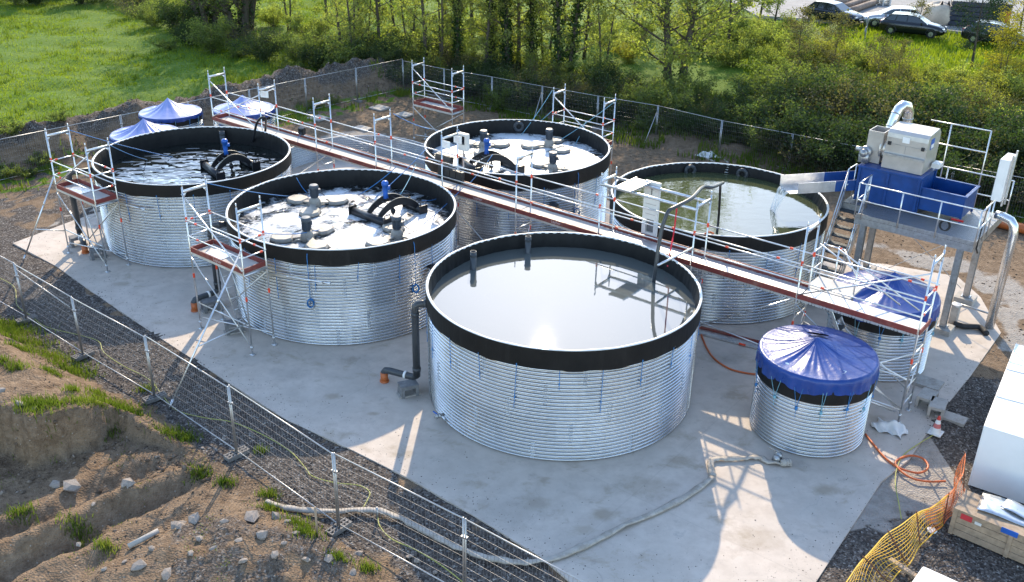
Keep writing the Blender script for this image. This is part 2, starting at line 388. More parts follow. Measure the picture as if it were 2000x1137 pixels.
def terrain(x, y):
    """height and zone weights (grass, gravel, pale dust) of the ground sheet"""
    x = np.asarray(x, float); y = np.asarray(y, float)
    ins = inpoly(x, y, SLAB); ds = pdist(x, y, SLAB)*np.where(ins, 1, -1)     # + inside slab
    n1 = fbm(x, y, .5, 4, 1); n2 = fbm(x, y, 2.2, 4, 5); n3 = fbm(x, y, 9, 3, 9)
    h = -.03+(n1-.5)*.12+(n2-.5)*.05+(n3-.5)*.03
    s3, t3 = sdl(x, y, NF, -1)
    sl, tl = sdl(x, y, FL, 1); sf, tf = sdl(x, y, FS, 1)
    # soil spilling on the slab edge, then dropping below it
    edge = ds+(n2-.5)*1.3+(n3-.5)*.5
    h = np.where(ds > -1.2, np.minimum(h, .035-np.clip(edge, -.3, 3)*.12), h)
    h = np.where(ds > 1.3, -.16, h)
    # near bank (left of the near fence)
    yc = np.interp(x, CX, CY); nz = fbm(x, y, 1.9, 4, 20); up = y-yc+(nz-.5)*.7
    side = sst(s3, .25, 2.2)
    xfade = 1-sst(x, CX[-1]-2.2, CX[-1]+.2)
    plat = (1.05+.35*sst(s3, 1, 6))*sst(up, -.12, .10)*side*xfade
    low = (1-sst(up, -.3, .2))*sst(s3, .6, 2)
    ruts = 0
    dT = (TRK[1]-TRK[0]).normalized(); q = (x-TRK[0].x)*(-dT.y)+(y-TRK[0].y)*dT.x; al = (x-TRK[0].x)*dT.x+(y-TRK[0].y)*dT.y
    qq = q+(fbm(x, y, .8, 3, 31)-.5)*.5
    ruts = -.30*np.exp(-((qq+.15)/.26)**2)+.26*np.exp(-((qq-.40)/.26)**2)-.16*np.exp(-((qq-1.1)/.22)**2)+.14*np.exp(-((qq-1.6)/.3)**2)-.12*np.exp(-((qq+1.3)/.3)**2)
    ruts = ruts*(.92+.08*np.sin(al*11))*low
    rough = ((fbm(x, y, 2.2, 3, 40)-.5)*.16+(fbm(x, y, 9, 3, 44)-.5)*.07)*sst(s3, .3, 1.2)
    heap = .55*np.exp(-(((x-HEAP.x)/2.6)**2+((y-HEAP.y)/1.5)**2))*(.7+.6*fbm(x, y, 2.6, 4, 50))*sst(s3, .2, 1.4)
    near = s3 > -.2
    h = np.where(near, h+(plat+ruts*1.0+rough+heap-.08*low*xfade), h)
    # berm outside the far-left fence
    inL = (tl < 24) & (tl > -12)
    cw = 2.3+(fbm(tl, tl*0, .5, 3, 60)-.5)*1.4
    bh = (1.05+.8*fbm(tl, sl*0+3, .45, 3, 66))*np.exp(-((sl-cw)/1.35)**2)*sst(tl, -11, -3)*(1-sst(tl, 20.5, 23.5))
    h = h+bh*(.8+.5*n2)
    # mound outside/inside far fence, right half
    h = h+.55*np.exp(-((sf-1.0)/1.3)**2)*np.exp(-((tf-19)/5.0)**2)*(.6+.8*n2)
    # forest bank behind the far fence
    h = h+sst(sf, 1.0, 6)*.5*(sst(tf, -10, -2))
    meadow = sst(sl+(n2-.5)*1.2, 3.2, 4.4)*(1-sst(sf, -2, 3)*sst(tf, -16, -3))
    h = np.where(meadow > .3, h+(n1-.5)*.35, h)
    farw = sst(np.hypot(x, y-40), 90, 160); h = h*(1-farw)
    # zones
    grass = meadow.copy()
    grass = np.maximum(grass, sst(sf, .3, 1.5)*(.35+.9*n1)*sst(tf, -30, 0)*(.55+.45*sst(sf, 5, 9)))
    grass = np.maximum(grass, sst(-sl, -1.2, 0)*(1-sst(-sl, .8, 2.2))*sst(n2, .42, .58)*sst(tl, -14, -8)*.9)
    gb = inpoly(x, y, [(16, 58), (24, 76), (40, 71), (70, 62), (70, 45), (26, 40), (20, 46)])
    grass = np.where(gb, np.maximum(grass, .75), grass)
    yard = inpoly(x, y, [(-60, 30), (-24, 30), (-20.5, 40), (-30, 41)]); grass = np.where(yard, np.maximum(grass, sst(n2, .45, .6)), grass)
    gravel = (ds < .9)*sst(-ds+(n2-.5)*1.6, -.6, .4)*(1-sst(s3+(n2-.5)*1.5, .1, 1.0))*sst(-s3, -1.0, -.2)*sst(-s3, 0, .01)**0*(1-sst(-s3, 2.6, 4.5))
    gravel = np.maximum(gravel, np.where(x > 5.0, sst(-ds, -.5, .3)*(1-sst(y+(n2-.5)*2-(x-8)*.25, 16.9, 18.2)), 0)); gravel = np.maximum(gravel, np.where((x > 11) & (ds < .5), .9*(1-sst(y+(n2-.5)*2, 23.5, 25)), 0))
    gravel = np.maximum(gravel, sst(np.exp(-(((x-HEAP.x)/3.0)**2+((y-HEAP.y)/1.9)**2)), .3, .6)*.50*near*sst(n2, .3, .55))
    gravel = np.maximum(gravel, .55*sst(sl, .8, 1.8)*(1-sst(sl, 3.4, 4.4))*inL)
    gravel = np.maximum(gravel, np.where((x < -13) & (y > 26) & (y < 48) & (ds < .6) & (sl < 0), sst(n2+(n1-.5)*.6, .30, .62)*.8*(1-near), 0))
    dust = np.zeros_like(x)
    dust = np.maximum(dust, sst(-ds, -.2, .4)*(1-sst(-ds, 1.2, 3.0))*sst(n1, .38, .6)*(1-near)*.7)
    dust = np.maximum(dust, np.where((x > 6) & (x < 13) & (y > 16) & (y < 25), .55+.5*n2, 0)*(ds < .9)*(1-gravel*.8))
    return h, np.stack([grass, np.clip(gravel, 0, 1), np.clip(dust, 0, 1), np.ones_like(x)], -1)
def gz(x, y): return float(terrain(np.array([x]), np.array([y]))[0][0])
def build_ground():
    def axis(parts):
        o = []
        for a, b, st in parts: o += list(np.arange(a, b, st))
        return np.array(o+[parts[-1][1]])
    xs = axis([(-600, -120, 60), (-120, -45, 5), (-45, -24, .7), (-24, -17, .22), (-17, 3, .085), (3, 14, .16), (14, 26, .3), (26, 50, .9), (50, 120, 6), (120, 600, 60)])
    ys = axis([(-40, 10, 8), (10, 13.5, .5), (13.5, 27, .085), (27, 34, .16), (34, 60, .25), (60, 92, .6), (92, 140, 4), (140, 1000, 60)])
    X, Y = np.meshgrid(xs, ys); H, Z = terrain(X.ravel(), Y.ravel())
    nx, ny = len(xs), len(ys); i = np.arange(nx*ny).reshape(ny, nx)
    F = np.stack([i[:-1, :-1], i[:-1, 1:], i[1:, 1:], i[1:, :-1]], -1).reshape(-1, 4)
    t = NT('ground_soil'); p = t.pos(False); z = t.attr('zone')
    nA = t.noise(p, .7, 5, .6); nB = t.noise(p, 4.5, 6, .65); nC = t.noise(p, 26, 4, .6)
    soil = t.ramp(nB, [(.28, (.095, .062, .038)), (.5, (.19, .130, .082)), (.72, (.285, .205, .135))])
    soil = t.mix(t.ramp(nA, [(.4, 0.), (.7, .5)]), soil, (.25, .18, .12))
    vs = t.vor(p, 13, out='Color'); vd = t.vor(p, 13)
    stone = t.mix(t.math('MULTIPLY', t.ramp(vd, [(.18, 1.), (.30, 0.)]), t.ramp(t.sep(vs)[0], [(.90, 0.), (.94, 1.)])), soil, (.31, .26, .21))
    gcol = t.vor(p, 22, out='Color'); gv = t.ramp(t.sep(gcol)[1], [(0., (.034, .028, .025)), (.6, (.10, .085, .075)), (.9, (.18, .16, .14)), (1., (.30, .28, .26))])
    gv = t.mix(t.ramp(nB, [(.45, 0.), (.75, .6)]), gv, (.13, .105, .085))
    gr = t.ramp(nB, [(.25, (.065, .125, .014)), (.55, (.11, .185, .022)), (.8, (.15, .21, .035))])
    gr = t.mix(t.ramp(t.noise(p, .35, 4), [(.45, 0.), (.7, .5)]), gr, (.17, .22, .04))
    du = t.ramp(nB, [(.25, (.24, .21, .18)), (.75, (.42, .38, .335))])
    def edge(w, k=.55):
        return t.ramp(t.math('ADD', w, t.math('MULTIPLY', t.math('SUBTRACT', t.math('ADD', t.math('MULTIPLY', nB, .6), t.math('MULTIPLY', nC, .4)), .5), k)), [(.38, 0.), (.55, 1.)])
    c = t.mix(edge(z[2]), stone, du); c = t.mix(edge(z[1]), c, gv); c = t.mix(edge(z[0]), c, gr)
    hb = t.math('ADD', t.math('MULTIPLY', nC, .5), t.math('MULTIPLY', t.vor(p, 20), .7))
    t.set(base=c, rough=.95, spec=.15, normal=t.bump(hb, .8, .05))
    g = np_obj('ground', np.stack([X.ravel(), Y.ravel(), H], -1), F, t.m, smooth=True, attrs={'zone': Z})
    struct(g)
build_ground()
STAINS = [(1180, 1003, .45, .6), (1330, 900, .5, .5), (1610, 957, .45, .65), (1475, 1050, .8, .35), (1140, 1035, .35, .4), (1050, 985, .5, .35), (1260, 950, .9, .32), (650, 775, .3, .5), (730, 808, .2, .5), (880, 832, .7, .28), (1545, 905, .6, .3), (240, 555, .4, .4), (700, 700, .9, .2), (1420, 700, .7, .25), (560, 730, .8, .2), (1000, 1000, 1.2, .18)]
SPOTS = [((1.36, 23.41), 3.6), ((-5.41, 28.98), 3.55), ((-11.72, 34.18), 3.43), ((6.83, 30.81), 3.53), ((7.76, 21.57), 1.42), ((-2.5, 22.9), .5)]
def mk_slab():
    t = NT('site_concrete'); p = t.pos(False)
    a = t.noise(p, .35, 5, .6); b = t.noise(p, 2.3, 6, .65); c_ = t.noise(p, 30, 4)
    c = t.ramp(b, [(.25, (.475, .40, .335)), (.55, (.58, .50, .425)), (.8, (.63, .55, .475))])
    c = t.mix(t.ramp(a, [(.42, 0.), (.62, .45)]), c, (.40, .36, .31))
    st = t.noise(t.mapv(p, (1, 1.2, 1), (0, 0, -.6)), .9, 6, .66, .3); c = t.mix(t.ramp(st, [(.56, 0.), (.68, .6)]), c, (.34, .275, .20))
    dk = t.noise(t.mapv(p, (1, 1, 1), loc=(7, 3, 0)), 1.9, 7, .72); c = t.mix(t.ramp(dk, [(.58, 0.), (.74, .5)]), c, (.24, .22, .20))
    wv = t.n.new('ShaderNodeVectorMath'); wv.operation = 'ADD'; nz = t.n.new('ShaderNodeTexNoise'); nz.inputs['Scale'].default_value = 1.2; t.l(p, nz.inputs['Vector']); t.l(p, wv.inputs[0]); t.l(nz.outputs['Color'], wv.inputs[1])
    cr = t.ramp(t.vor(wv.outputs[0], .28, 'DISTANCE_TO_EDGE'), [(.0, 1.), (.006, 0.)]); c = t.mix(t.math('MULTIPLY', cr, t.ramp(a, [(.52, 0.), (.66, .35)])), c, (.22, .21, .20))
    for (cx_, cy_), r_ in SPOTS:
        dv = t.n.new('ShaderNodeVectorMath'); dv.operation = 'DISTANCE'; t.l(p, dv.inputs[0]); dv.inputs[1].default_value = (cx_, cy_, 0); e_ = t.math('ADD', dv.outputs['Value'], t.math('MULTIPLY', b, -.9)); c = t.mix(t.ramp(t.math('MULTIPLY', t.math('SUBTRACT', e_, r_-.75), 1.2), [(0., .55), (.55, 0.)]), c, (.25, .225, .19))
    for ang_, off_ in ((0, 16.35), (0, 13.0), (PI/2, -9.2), (PI/2, -17.5)):
        sp_ = t.sep(t.mapv(p, rot=(0, 0, -(SITE_ROT+ang_)))); ln = t.math('ABSOLUTE', t.math('SUBTRACT', sp_[1], off_ if ang_ == 0 else -off_)); c = t.mix(t.ramp(ln, [(.010, .12), (.02, 0.)]), c, (.20, .185, .17))
    for px_, py_, r_, k_ in STAINS:
        g_ = G(px_, py_); m_ = t.mapv(p, loc=(-g_.x, -g_.y, 0)); q_ = t.mapv(m_, (1, 1.5, 1), (0, 0, r_*9)); ln = t.n.new('ShaderNodeVectorMath'); ln.operation = 'LENGTH'; t.l(q_, ln.inputs[0]); d_ = t.math('DIVIDE', t.math('ADD', ln.outputs['Value'], t.math('MULTIPLY', t.math('SUBTRACT', b, .5), .9*r_)), r_); c = t.mix(t.ramp(d_, [(.35, k_), (.95, 0.)]), c, (.30, .235, .16) if k_ > .3 else (.22, .20, .18))
    sp = t.ramp(c_, [(.66, 0.), (.75, .3)]); c = t.mix(sp, c, (.18, .17, .16))
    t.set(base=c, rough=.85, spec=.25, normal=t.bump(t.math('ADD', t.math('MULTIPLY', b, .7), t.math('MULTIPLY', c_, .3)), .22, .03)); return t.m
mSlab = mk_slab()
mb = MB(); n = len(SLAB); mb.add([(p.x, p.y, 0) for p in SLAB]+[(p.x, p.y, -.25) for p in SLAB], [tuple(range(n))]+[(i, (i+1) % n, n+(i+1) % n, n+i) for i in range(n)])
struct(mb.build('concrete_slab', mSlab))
# raised slab strip beside the tower
q = [G(1690, 892), G(1782, 900), G(1864, 764), G(1790, 735)]
# ------------------------------------------------------------------ road and yard
def mk_road():
    t = NT('pale_asphalt'); p = t.pos(False); b = t.noise(p, 1.2, 6, .6)
    c = t.ramp(b, [(.3, (.20, .195, .19)), (.7, (.30, .29, .28))]); c = t.mix(t.ramp(t.noise(p, 25, 3), [(.5, 0.), (.8, .3)]), c, (.12, .12, .12))
    t.set(base=c, rough=.9, normal=t.bump(t.noise(p, 40, 3), .3, .01)); return t.m
ROAD = [(19, 78.5), (24, 77.0), (29.5, 75.6), (34, 72.3), (38, 70.2), (46, 66), (70, 54), (95, 70), (60, 104), (16, 104)]
mb = MB(); n = len(ROAD); mb.add([(x, y, .62) for x, y in ROAD]+[(x, y, -.5) for x, y in ROAD], [tuple(range(n))]+[(i, (i+1) % n, n+(i+1) % n, n+i) for i in range(n)])
struct(mb.build('road', mk_road()))
mb = MB()
for a, b in zip(ROAD[:6], ROAD[1:7]): mb.bar(Vector((*a, .62)), Vector((*b, .62)), .16, .22)
struct(mb.build('kerb', mConcPale))
# ------------------------------------------------------------------ corrugated tanks
def corr_wall(r, z0, z1, seg, pitch=.1, amp=.028, per=10):
    n = int(round((z1-z0)/pitch))*per; b = MB()
    b.lathe([(r+amp*(1-2*abs(math.cos(PI*i/per))**4.0), z0+(z1-z0)*i/n) for i in range(n+1)], seg); return b
def wav(a, ks, ph): return sum(math.sin(a*k+p)/(1+.25*i) for i, (k, p) in enumerate(zip(ks, ph)))
SEAM_ROT = 0
TANKH = 3.0
def tank_seams(root, r, h, rows=5, per=9, rot=0.0):
    """vertical bolted laps, staggered ring by ring"""
    for row in range(rows):
        z0 = h*row/rows; z1 = h*(row+1)/rows
        for k in range(per):
            a = 2*PI*(k+.37*row)/per+rot
            if math.sin(a) > .35: continue                      # far side is never seen
            nz_ = int((z1-z0)/.0125); vs = []
            for i in range(nz_+1):
                zz = z0+(z1-z0)*i/nz_; rr = r+.028*(1-2*abs(math.cos(PI*zz*round(TANKH/.1)/TANKH))**4.0)+.004
                for j, w in enumerate((-.055, -.042, -.030, -.018, .018, .030, .042, .055)):
                    o = .016 if (i % 8 in (0, 1) and j in (2, 5)) else (-.012 if j in (0, 7) else 0); aa = a+w/r; vs.append(((rr+o)*math.cos(aa), (rr+o)*math.sin(aa), zz))
            b = MB(); b.add(vs, [(i*8+j, i*8+j+1, i*8+j+9, i*8+j+8) for i in range(nz_) for j in range(7)]); b_local(b, 'bolted_seam', mSeam, root, True)
def b_local(b, name, mat, root, smooth=False):
    """mesh already in the root's own coordinates"""
    loc = root.location.copy() if root.parent is None else Vector((0, 0, 0)); p = root.parent
    while p is not None: loc = loc+p.location; p = p.parent
    b.v = [(x+loc.x, y+loc.y, z+loc.z) for x, y, z in b.v]
    return b.build(name, mat, root, smooth)
def rope_pts(a, b, sag, n=9):
    a = Vector(a); b = Vector(b)
    return [a.lerp(b, i/(n-1))-EZ*(sag*4*(i/(n-1))*(1-i/(n-1))) for i in range(n)]
def big_tank(c, r, h, band, zw, label, seg=144, ties=20, wrinkle=.010, seed=1, tie_len=(.55, 1.3), straight=True):
    rnd = random.Random(seed)
    root = thing('corrugated_tank', label, 'tank', (c[0], c[1], 0), 0, 'round corrugated steel tanks')
    b_local(corr_wall(r, 0, h, seg), 'steel_wall', mGalv, root, True)
    ph = [rnd.random()*6 for _ in range(4)]
    # liner: outside band over the rim and down inside
    def fn(rr, z, a):
        k = wav(a, (3, 7, 17, 41), ph)
        if rr > r: return rr+wrinkle*.4*k*(h-z)/band+.012, z+(.012*math.sin(a*ties+ph[0])*(1 if z < h-band+.05 else 0)+.008*wav(a, (2, 5, 9, 13), ph)*(1 if z < h-band+.05 else 0))
        return rr+wrinkle*k*min(1, (h-z)/.25)+wrinkle*.6*math.sin(a*97+z*5), z
    b = MB(); b.lathe([(r+.036, h-band), (r+.036, h-band*.6), (r+.036, h-.12), (r+.030, h+.004)], seg*2, fn=fn); b_local(b, 'liner_skirt', mLiner, root, True)
    b = MB(); b.lathe([(r-.025, h+.004), (r-.055, h-.1), (r-.08, h-.3), (r-.08, zw+.02), (r-.08, zw-.4)], seg*2, fn=fn); b_local(b, 'liner_inside', mLiner, root, True)
    b = MB(); b.lathe([(r+.042, h-.018), (r+.042, h+.012), (r+.0, h+.022), (r-.026, h+.012), (r-.028, h-.016)], seg, fn=lambda rr, z, a: (rr, z+.006*math.sin(a*ties*1.0+1)+.004*math.sin(a*3+ph[1])))
    b_local(b, 'rim_strip', mRim, root, True)
    globals()['TANKH'] = h; tank_seams(root, r, h-band*.8, rot=seed)
    for k in range(ties):
        a = 2*PI*(k+.3)/ties
        if math.sin(a) > .45: continue
        L = rnd.uniform(*tie_len); b = MB(); ca, sa = math.cos(a), math.sin(a); rr = r+.035; z0 = h-band+.04
        j = rnd.uniform(-.05, .05)/r
        b.path([(rr*math.cos(a+j*t), rr*math.sin(a+j*t), z0-L*t) for t in (0, .25, .5, .75, 1)], .0075, 5)
        b.box((rr*math.cos(a+j*.75), rr*math.sin(a+j*.75), z0-L*.75), (.03, .03, .05)); b.box((rr*ca, rr*sa, z0), (.03, .03, .05))
        b_local(b, 'tie_cord', mRope, root)
    return root
def water(c, r, z, m, label, seg=96):
    b = MB(); n = 14
    prof = [(.01, 0)]+[(r*(i+1)/n, 0) for i in range(n)]
    b.lathe(prof, seg, (c[0], c[1], z), cap0=True)
    o = b.build('water', m, None, True, origin=(c[0], c[1], z)); struct(o); o['label'] = label; return o
TK = {  # name: centre, radius, rim height, band, freeboard
    1: ((1.36, 23.41), 3.60, 3.13, .52, .43), 2: ((-5.41, 28.98), 3.55, 3.11, .47, .56), 3: ((-11.72, 34.18), 3.43, 3.04, .42, .62),
    4: ((.10, 36.19), 3.52, 2.96, .55, .55), 5: ((6.83, 30.81), 3.53, 2.99, .50, .34)}
LAB = {1: 'nearest and largest-looking corrugated tank, brimful of calm silvery water', 2: 'corrugated tank of white foam between the two tanks of its row, middle left',
       3: 'far left corrugated tank of choppy dark water in front of three blue covers', 4: 'corrugated tank of dazzling white foam behind the walkway, back middle', 5: 'corrugated tank of still olive-green water beneath the metal chute'}
TANK = {}
for k, (c, r, h, band, fb) in TK.items():
    TANK[k] = big_tank(c, r, h, band, h-fb, LAB[k], ties=22 if k == 1 else 18, wrinkle=.012 if k != 5 else .022, seed=k)
def ZW(k): return TK[k][2]-TK[k][4]
g1 = G(1075, 585, ZW(1))-Vector((*TK[1][0], 0))
water(TK[1][0], 3.57, ZW(1), mk_water('still_brown_water', (.10, .108, .10), 1.1, .0012, ior=2.05, rough=.012, rings=(g1.x, g1.y), scum=True), 'calm silvery water in the nearest tank')
water(TK[2][0], 3.52, ZW(2), mk_water('foaming_dark_water', (.012, .013, .012), 2.6, .12, (.40, .53, 1.3, 4.2), 1.2), 'churning water under white foam in the middle left tank')
water(TK[3][0], 3.40, ZW(3), mk_water('choppy_dark_water', (.012, .014, .012), 1.25, .15, ior=2.3, rip_d=2, aniso=(.7, 1.5, 1)), 'choppy dark water in the far left tank')
water(TK[4][0], 3.49, ZW(4), mk_water('white_foam_water', (.012, .013, .012), 2.6, .12, (.34, .45, 5.1, .7), 1.5), 'water hidden under thick white foam in the back tank')
water(TK[5][0], 3.50, ZW(5), mk_water('olive_water', (.06, .07, .032), 1.5, .006, ior=1.8, aniso=(.8, 1.5, 1)), 'still olive-green water in the tank below the chute')
# flanges on the inner walls
def flange(k, px, py):
    c, r, h, band, fb = TK[k]; p = G(px, py, h-.28); d = Vector((p.x-c[0], p.y-c[1], 0)).normalized(); q = Vector((c[0], c[1], h-.26))+d*(r-.13)
    x = Vector((-d.y, d.x, 0)); b = MB()
    for rr, w in ((.20, .03), (.16, .05), (.12, .02)):
        b.path([q+(x*math.cos(a)+EZ*math.sin(a))*rr for a in [2*PI*i/20 for i in range(20)]], w, 6, closed=True)
    for i in range(8):
        a = 2*PI*i/8; b.tube(q+(x*math.cos(a)+EZ*math.sin(a))*.18-d*.03, q+(x*math.cos(a)+EZ*math.sin(a))*.18-d*.07, .018, 6)
    b.build('flange', mGreyPVC, TANK[k], True)
flange(4, 1013, 252); flange(5, 1342, 327); flange(5, 1454, 336)
def stub(k, px, py, z, L=.22, rr=.13):
    c, r, h, band, fb = TK[k]; p = G(px, py, z); d = Vector((p.x-c[0], p.y-c[1], 0)).normalized(); q = Vector((c[0], c[1], z))+d*(r-.02)
    b = MB(); b.tube(q, q+d*L, rr*.8, 16); b.tube(q+d*L*.45, q+d*L*.6, rr*1.35, 16); b.tube(q+d*L*.7, q+d*L*.85, rr*1.35, 16); return b, q, d
b, q, d = stub(2, 834, 518, 2.0, .34, .09); o = b.build('outlet_valve', mBlackPl, TANK[2], True)
b = MB(); b.bar(q+d*.30, q+d*.36+EZ*-.34+d*.05, .03, .05); b.box(q+d*.36+EZ*.02, (.10, .10, .12)); b.build('valve_handle', mOrange, o)
b, q, d = stub(4, 1066, 392, 1.75, .34, .15); b.build('outlet_flange', mBlackPl, TANK[4], True)
b, q, d = stub(1, 858, 812, .18, .28, .05); o = b.build('drain_valve', mZinc, TANK[1], True)
b = MB(); b.bar(q+d*.2+EZ*.05, q+d*.2+EZ*.12+Vector((-.12, .05, 0)), .02, .03); b.build('valve_handle', mBlueMotor, o)
# the unfinished low ring
RC = G(742, 304, 0); RC = Vector((RC.x-.1, RC.y-3.5, 0)); RC.x = -6.72
root = thing('corrugated_ring', 'low unlined corrugated steel ring standing empty behind the walkway', 'tank ring', (RC.x, RC.y, 0))
b_local(corr_wall(3.5, -.1, .95, 120), 'steel_wall', mGalv, root, True)
b = MB(); b.lathe([(3.49, .95), (3.51, .965), (3.53, .95)], 120); b_local(b, 'rim_strip', mRim, root, True)
b = MB(); d = Vector((.02, 1, 0)).normalized(); b.box(d*3.47+EZ*.47, (.22, .03, .95), (Vector((1, 0, 0)), d, EZ))
b_local(b, 'lap_joint', mZinc, root)
# ------------------------------------------------------------------ small covered tanks
def covered_tank(c, r, h, label, peak, pk_off, folds, seed, skirt=.30, puddle=None, hole=None, band=.34, seg=96, sheet=None):
    rnd = random.Random(seed); root = thing('covered_tank', label, 'covered tank', (c[0], c[1], 0), rnd.uniform(-.05, .05)*0, 'small blue-covered tanks')
    b_local(corr_wall(r, 0, h-.05, seg), 'steel_wall', mGalv, root, True)
    b = MB(); b.lathe([(r+.040, h-skirt-band+.05), (r+.040, h-.1), (r+.01, h)], seg); b_local(b, 'liner_skirt', mLiner, root, True)
    FK = [(k, rnd.random()*6, rnd.uniform(.4, 1)) for k in folds]
    nr, na = 30, 180; vs = []
    def top(t, a):
        base = peak*max(0, (1-t))**1.05
        fo = sum(w*abs(math.sin(k*a*.5+p+.6*math.sin(a*2+p)+.35*math.sin(3*a+2*p)+.5*t*math.sin(a+p)))**1.6 for k, p, w in FK)/len(FK)
        fine = .5*math.sin(a*23+FK[0][1])*math.sin(a*5)+.5*math.sin(a*37+1)
        env = (t**.7)*(1-t)**.8*2.1*(.75-.45*math.sin(a+.3*seed))
        z = h+base-env*(.20*peak/.5)*(1-fo)*(.5+peak) - env*.012*fine-.05*math.sin(PI*t)*(1-.6*t)
        if puddle: z -= .10*math.exp(-((a-puddle[0])/.55)**2-((t-puddle[1])/.2)**2)
        rr = r*1.022*t; o = 1-t
        return (rr*math.cos(a)+pk_off[0]*o, rr*math.sin(a)+pk_off[1]*o, z)
    b = MB(); n = na
    rings = [max(.004, (i/nr)**1.1) for i in range(nr+1)]
    for t in rings:
        for k in range(n): vs.append(top(t, 2*PI*k/n))
    for s_ in range(1, 6):                                       # hanging skirt with scalloped hem
        for k in range(n):
            a = 2*PI*k/n; hem = skirt*(1+.10*math.sin(a*7+seed)+.05*math.sin(a*11+2*seed)); t = s_/5
            rr = r*1.022+.034+.020*math.sin(a*31+seed)*t+.014*math.sin(a*13)*t
            vs.append((rr*math.cos(a), rr*math.sin(a), h-.01-hem*t))
    tot = nr+1+5
    b.add(vs, [(i*n+k, i*n+(k+1) % n, (i+1)*n+(k+1) % n, (i+1)*n+k) for i in range(tot-1) for k in range(n)])
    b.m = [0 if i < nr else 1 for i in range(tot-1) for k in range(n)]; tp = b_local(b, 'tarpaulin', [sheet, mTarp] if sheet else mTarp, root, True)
    if puddle:
        b = MB(); pts = []
        a0, t0 = puddle
        for k in range(28):
            f = 2*PI*k/28; wob = 1+.18*math.sin(3*f+1)+.1*math.sin(5*f)
            pts.append(((t0+.13*wob*math.sin(f)), a0+.62*wob*math.cos(f)))
        ctr = top(t0, a0); vs2 = [(ctr[0], ctr[1], ctr[2]+.024)]
        for f_ in (.5, 1.0):
            for t, a in pts: q = top(t0+(t-t0)*f_, a0+(a-a0)*f_); vs2.append((q[0], q[1], max(q[2], ctr[2])+.022))
        b.add(vs2, [(0, 1+k, 1+(k+1) % 28) for k in range(28)]+[(1+k, 29+k, 29+(k+1) % 28, 1+(k+1) % 28) for k in range(28)])
        b_local(b, 'rain_puddle', mk_water('rain_puddle', (.34, .45, .50), 2, .002, ior=2.0), tp)
    if hole:
        b = MB(); a, t = hole; hx, hy, hz = top(t, a); rad = Vector((math.cos(a), math.sin(a), 0)); tan = Vector((-rad.y, rad.x, 0)); sl = Vector(top(t+.07, a))-Vector(top(t-.07, a)); sl.normalize()
        up = sl.cross(tan)
        if up.z < 0: up = -up
        b.add([Vector((hx, hy, hz))+up*.05+tan*(.27*math.cos(f))+sl*(.15*math.sin(f)) for f in [2*PI*i/24 for i in range(24)]], [tuple(range(24))])
        b_local(b, 'vent_hole', mHole, tp)
    for k in range(14):
        a = 2*PI*(k+.45)/14+seed
        if math.sin(a) > .4: continue
        b = MB(); rr = r*1.03+.05; z0 = h-skirt*.8; z1 = h-skirt-band-rnd.uniform(.05, .3); da = rnd.uniform(-.1, .1); 
        p0 = (rr*math.cos(a), rr*math.sin(a), z0); p1 = ((r+.03)*math.cos(a+da), (r+.03)*math.sin(a+da), z1); p2 = (rr*math.cos(a+2*da), rr*math.sin(a+2*da), z0+.02)
        b.path([p0, p1], .007, 5); b.path([p1, p2], .007, 5); b.path([p1, (p1[0], p1[1], z1-.25)], .006, 5); b.box(p1, (.06, .06, .07))
        b_local(b, 'tie_cord', mRopePale if k % 2 else mRope, root)
    return root
covered_tank((7.758, 21.568), 1.42, 2.26, 'nearest blue-covered tank with a rain puddle and torn vent in its sheet', .34, (-.06, .10), (5, 8, 13), 3, .40, puddle=(R_(-112), .74), hole=(R_(72), .28))
covered_tank((10.75, 25.33), 1.42, 2.2, 'blue-covered tank half hidden behind the walkway end, under the platform', .58, (.15, .05), (4, 7, 9), 5, .40)
covered_tank((-15.42, 39.4), 1.34, 2.2, 'leftmost blue-covered tank tucked behind the far left tank', .62, (0, 0), (5, 7, 12), 8, .15, band=.26, sheet=mTarpSheen)
covered_tank((-15.45, 42.75), 1.30, 2.2, 'farthest blue-covered tank, middle one of the back trio', .62, (-.05, 0), (4, 6, 11), 9, .15, band=.26, sheet=mTarpSheen)
covered_tank((-12.35, 43.5), 1.31, 2.2, 'blue-covered tank with sun glint behind the start of the walkway', .62, (0, 0), (4, 9, 6), 12, .20, band=.2, sheet=mTarpSheen)
